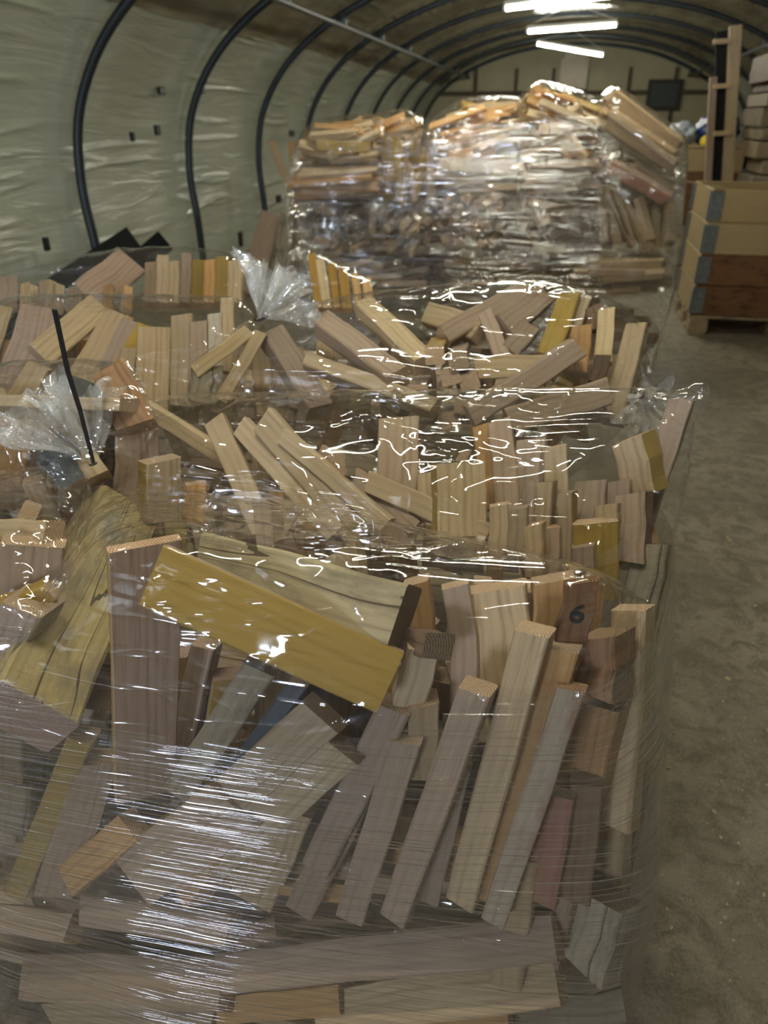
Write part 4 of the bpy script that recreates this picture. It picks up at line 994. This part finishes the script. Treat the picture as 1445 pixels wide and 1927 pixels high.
fBL = drape('kindling_bag', pv, fc, [at(200, 800, 1.0), at(30, 678, 1.15), at(175, 720, 1.1), at(-60, 690, 1.15)], .0095, 30, .003, BAGF, (.004, 22), creases={'n': 50, 'seed': 8, 'fans': [(neckA, 16, (-.4, 0, .6), .2)]})
tag(fBL, 'crumpled clear plastic bag behind the black cable tie at the left edge', 'bag', 'clear kindling bags of the near pile')
pv, fc = wverts(BAGS['CL'])
fCL = drape('kindling_bag', pv, fc, [at(0, 558, 1.66), at(250, 562, 1.66), at(430, 565, 1.62), neckC, at(470, 560, 1.6)], .011, 30, .003, BAGF, (.003, 15), pin=[(neckC, .04)], creases={'n': 40, 'seed': 11, 'fans': [(neckC, 16, (0, -.6, -.6), .2)]})
tag(fCL, 'clear plastic bag of the third row at the left with slanting planks', 'bag', 'clear kindling bags of the near pile')
pv, fc = wverts(BAGS['C'])
fC = drape('kindling_bag', pv, fc, [neckC, at(520, 585, 1.6), at(700, 548, 1.74), at(930, 528, 1.76), at(1080, 535, 1.72), at(1175, 560, 1.66), at(1212, 612, 1.56), at(1215, 700, 1.5)], .011, 36, .003, BAGF, (.0025, 11), pin=[(neckC, .04)], creases={'n': 40, 'seed': 11, 'fans': [(neckC, 16, (0, -.6, -.6), .2)]})
tag(fC, 'clear plastic bag of the third row at the right with crossing square sticks', 'bag', 'clear kindling bags of the near pile')
tie(fC, neckC, (0, -.3, 1), .010, None, .006)
ruffle('gathered_neck', neckC, at(520, 510, 1.50), .065, 13, BAGW, fC, 9, .35)
ruffle('gathered_neck', neckC, at(560, 545, 1.52), .05, 9, BAGW, fC, 12, .35)
tie(fB, neckR, (0, -.5, 1), .007, None, .006)
ruffle('gathered_neck', neckR, at(1228, 775, 1.28), .045, 9, BAGW, fB, 15, .3)
pv, fc = wverts(BAGS['DL'])
f_ = drape('kindling_bag', pv, fc, [at(0, 512, 2.1), at(170, 505, 2.15), at(350, 460, 2.15), at(445, 466, 2.1), at(495, 515, 2.0)], .014, 24, .004, BAGF, (.004, 12))
tag(f_, 'clear plastic bag of the fourth row at the left in front of the black sheets', 'bag', 'clear kindling bags of the near pile')
pv, fc = wverts(BAGS['D'])
f_ = drape('kindling_bag', pv, fc, [at(546, 455, 2.12), at(720, 530, 2.1), at(640, 480, 2.2)], .013, 20, .004, BAGF, (.004, 14), pin=[(at(546, 455, 2.12), .04)])
tag(f_, 'pointed clear bag with bright yellow sticks in front of the far wrapped stack', 'bag', 'clear kindling bags of the near pile')

# stretch wrap round the near pile
ps = []; fs = []
for k in ('A', 'AL', 'B', 'BL', 'L'):
    p_, f__ = wverts(BAGS[k]); base = len(ps); ps += p_; fs += [[base+i for i in q] for q in f__]
low = [p for p in ps if p.z < .86]
ex = [Vector((-1.12, .62, .1)), Vector((-1.12, 1.86, .1)), Vector((.13, 1.86, .1)), Vector((.205, .64, .1)), Vector((.20, .66, .5)), Vector((-1.1, 1.86, .74)), Vector((.13, 1.86, .74)), Vector((-1.1, .66, .78))]
# hull of the low points only, but the film also has to clear every stick
lowset = low+ex
bmh = lowset
wr_ = drape('stretch_wrap', lowset, None, [], .0095, 26, .004, WRAP, (.0018, 8), .012, keep=lambda c, n_: c.z < .80+.05*math.sin(c.x*7+1) and n_.z < .8 and n_.z > -.8)
tag(wr_, 'clear stretch wrap wound round the lower part of the near pile with level glossy creases', 'wrap')

# far stack films
for (txt, c, sz, *_), pv in zip(FB, FARV):
    o = drape('kindling_bag', pv, None, [], .024, 5, .005, FARF, (.010, 9), .012)
    tag(o, 'far stack: '+txt, 'bag', 'clear kindling bags of the far wrapped stack')
allp = [p for v in FARV for p in v]
o = drape('stretch_wrap', [p for p in allp if p.z < 1.42], None, [Vector((-1.45, 4.85, .12)), Vector((.53, 4.85, .12)), Vector((-1.45, 4.03, .12)), Vector((.53, 4.03, .12)), Vector((-1.4, 4.8, 1.2)), Vector((.5, 4.8, 1.25))], .022, 10, .01, FARW, (.006, 4), .02,
          keep=lambda c, n_: n_.z < .7 and n_.z > -.8)
tag(o, 'clear stretch wrap wound round the far stack with bright level streaks', 'wrap')
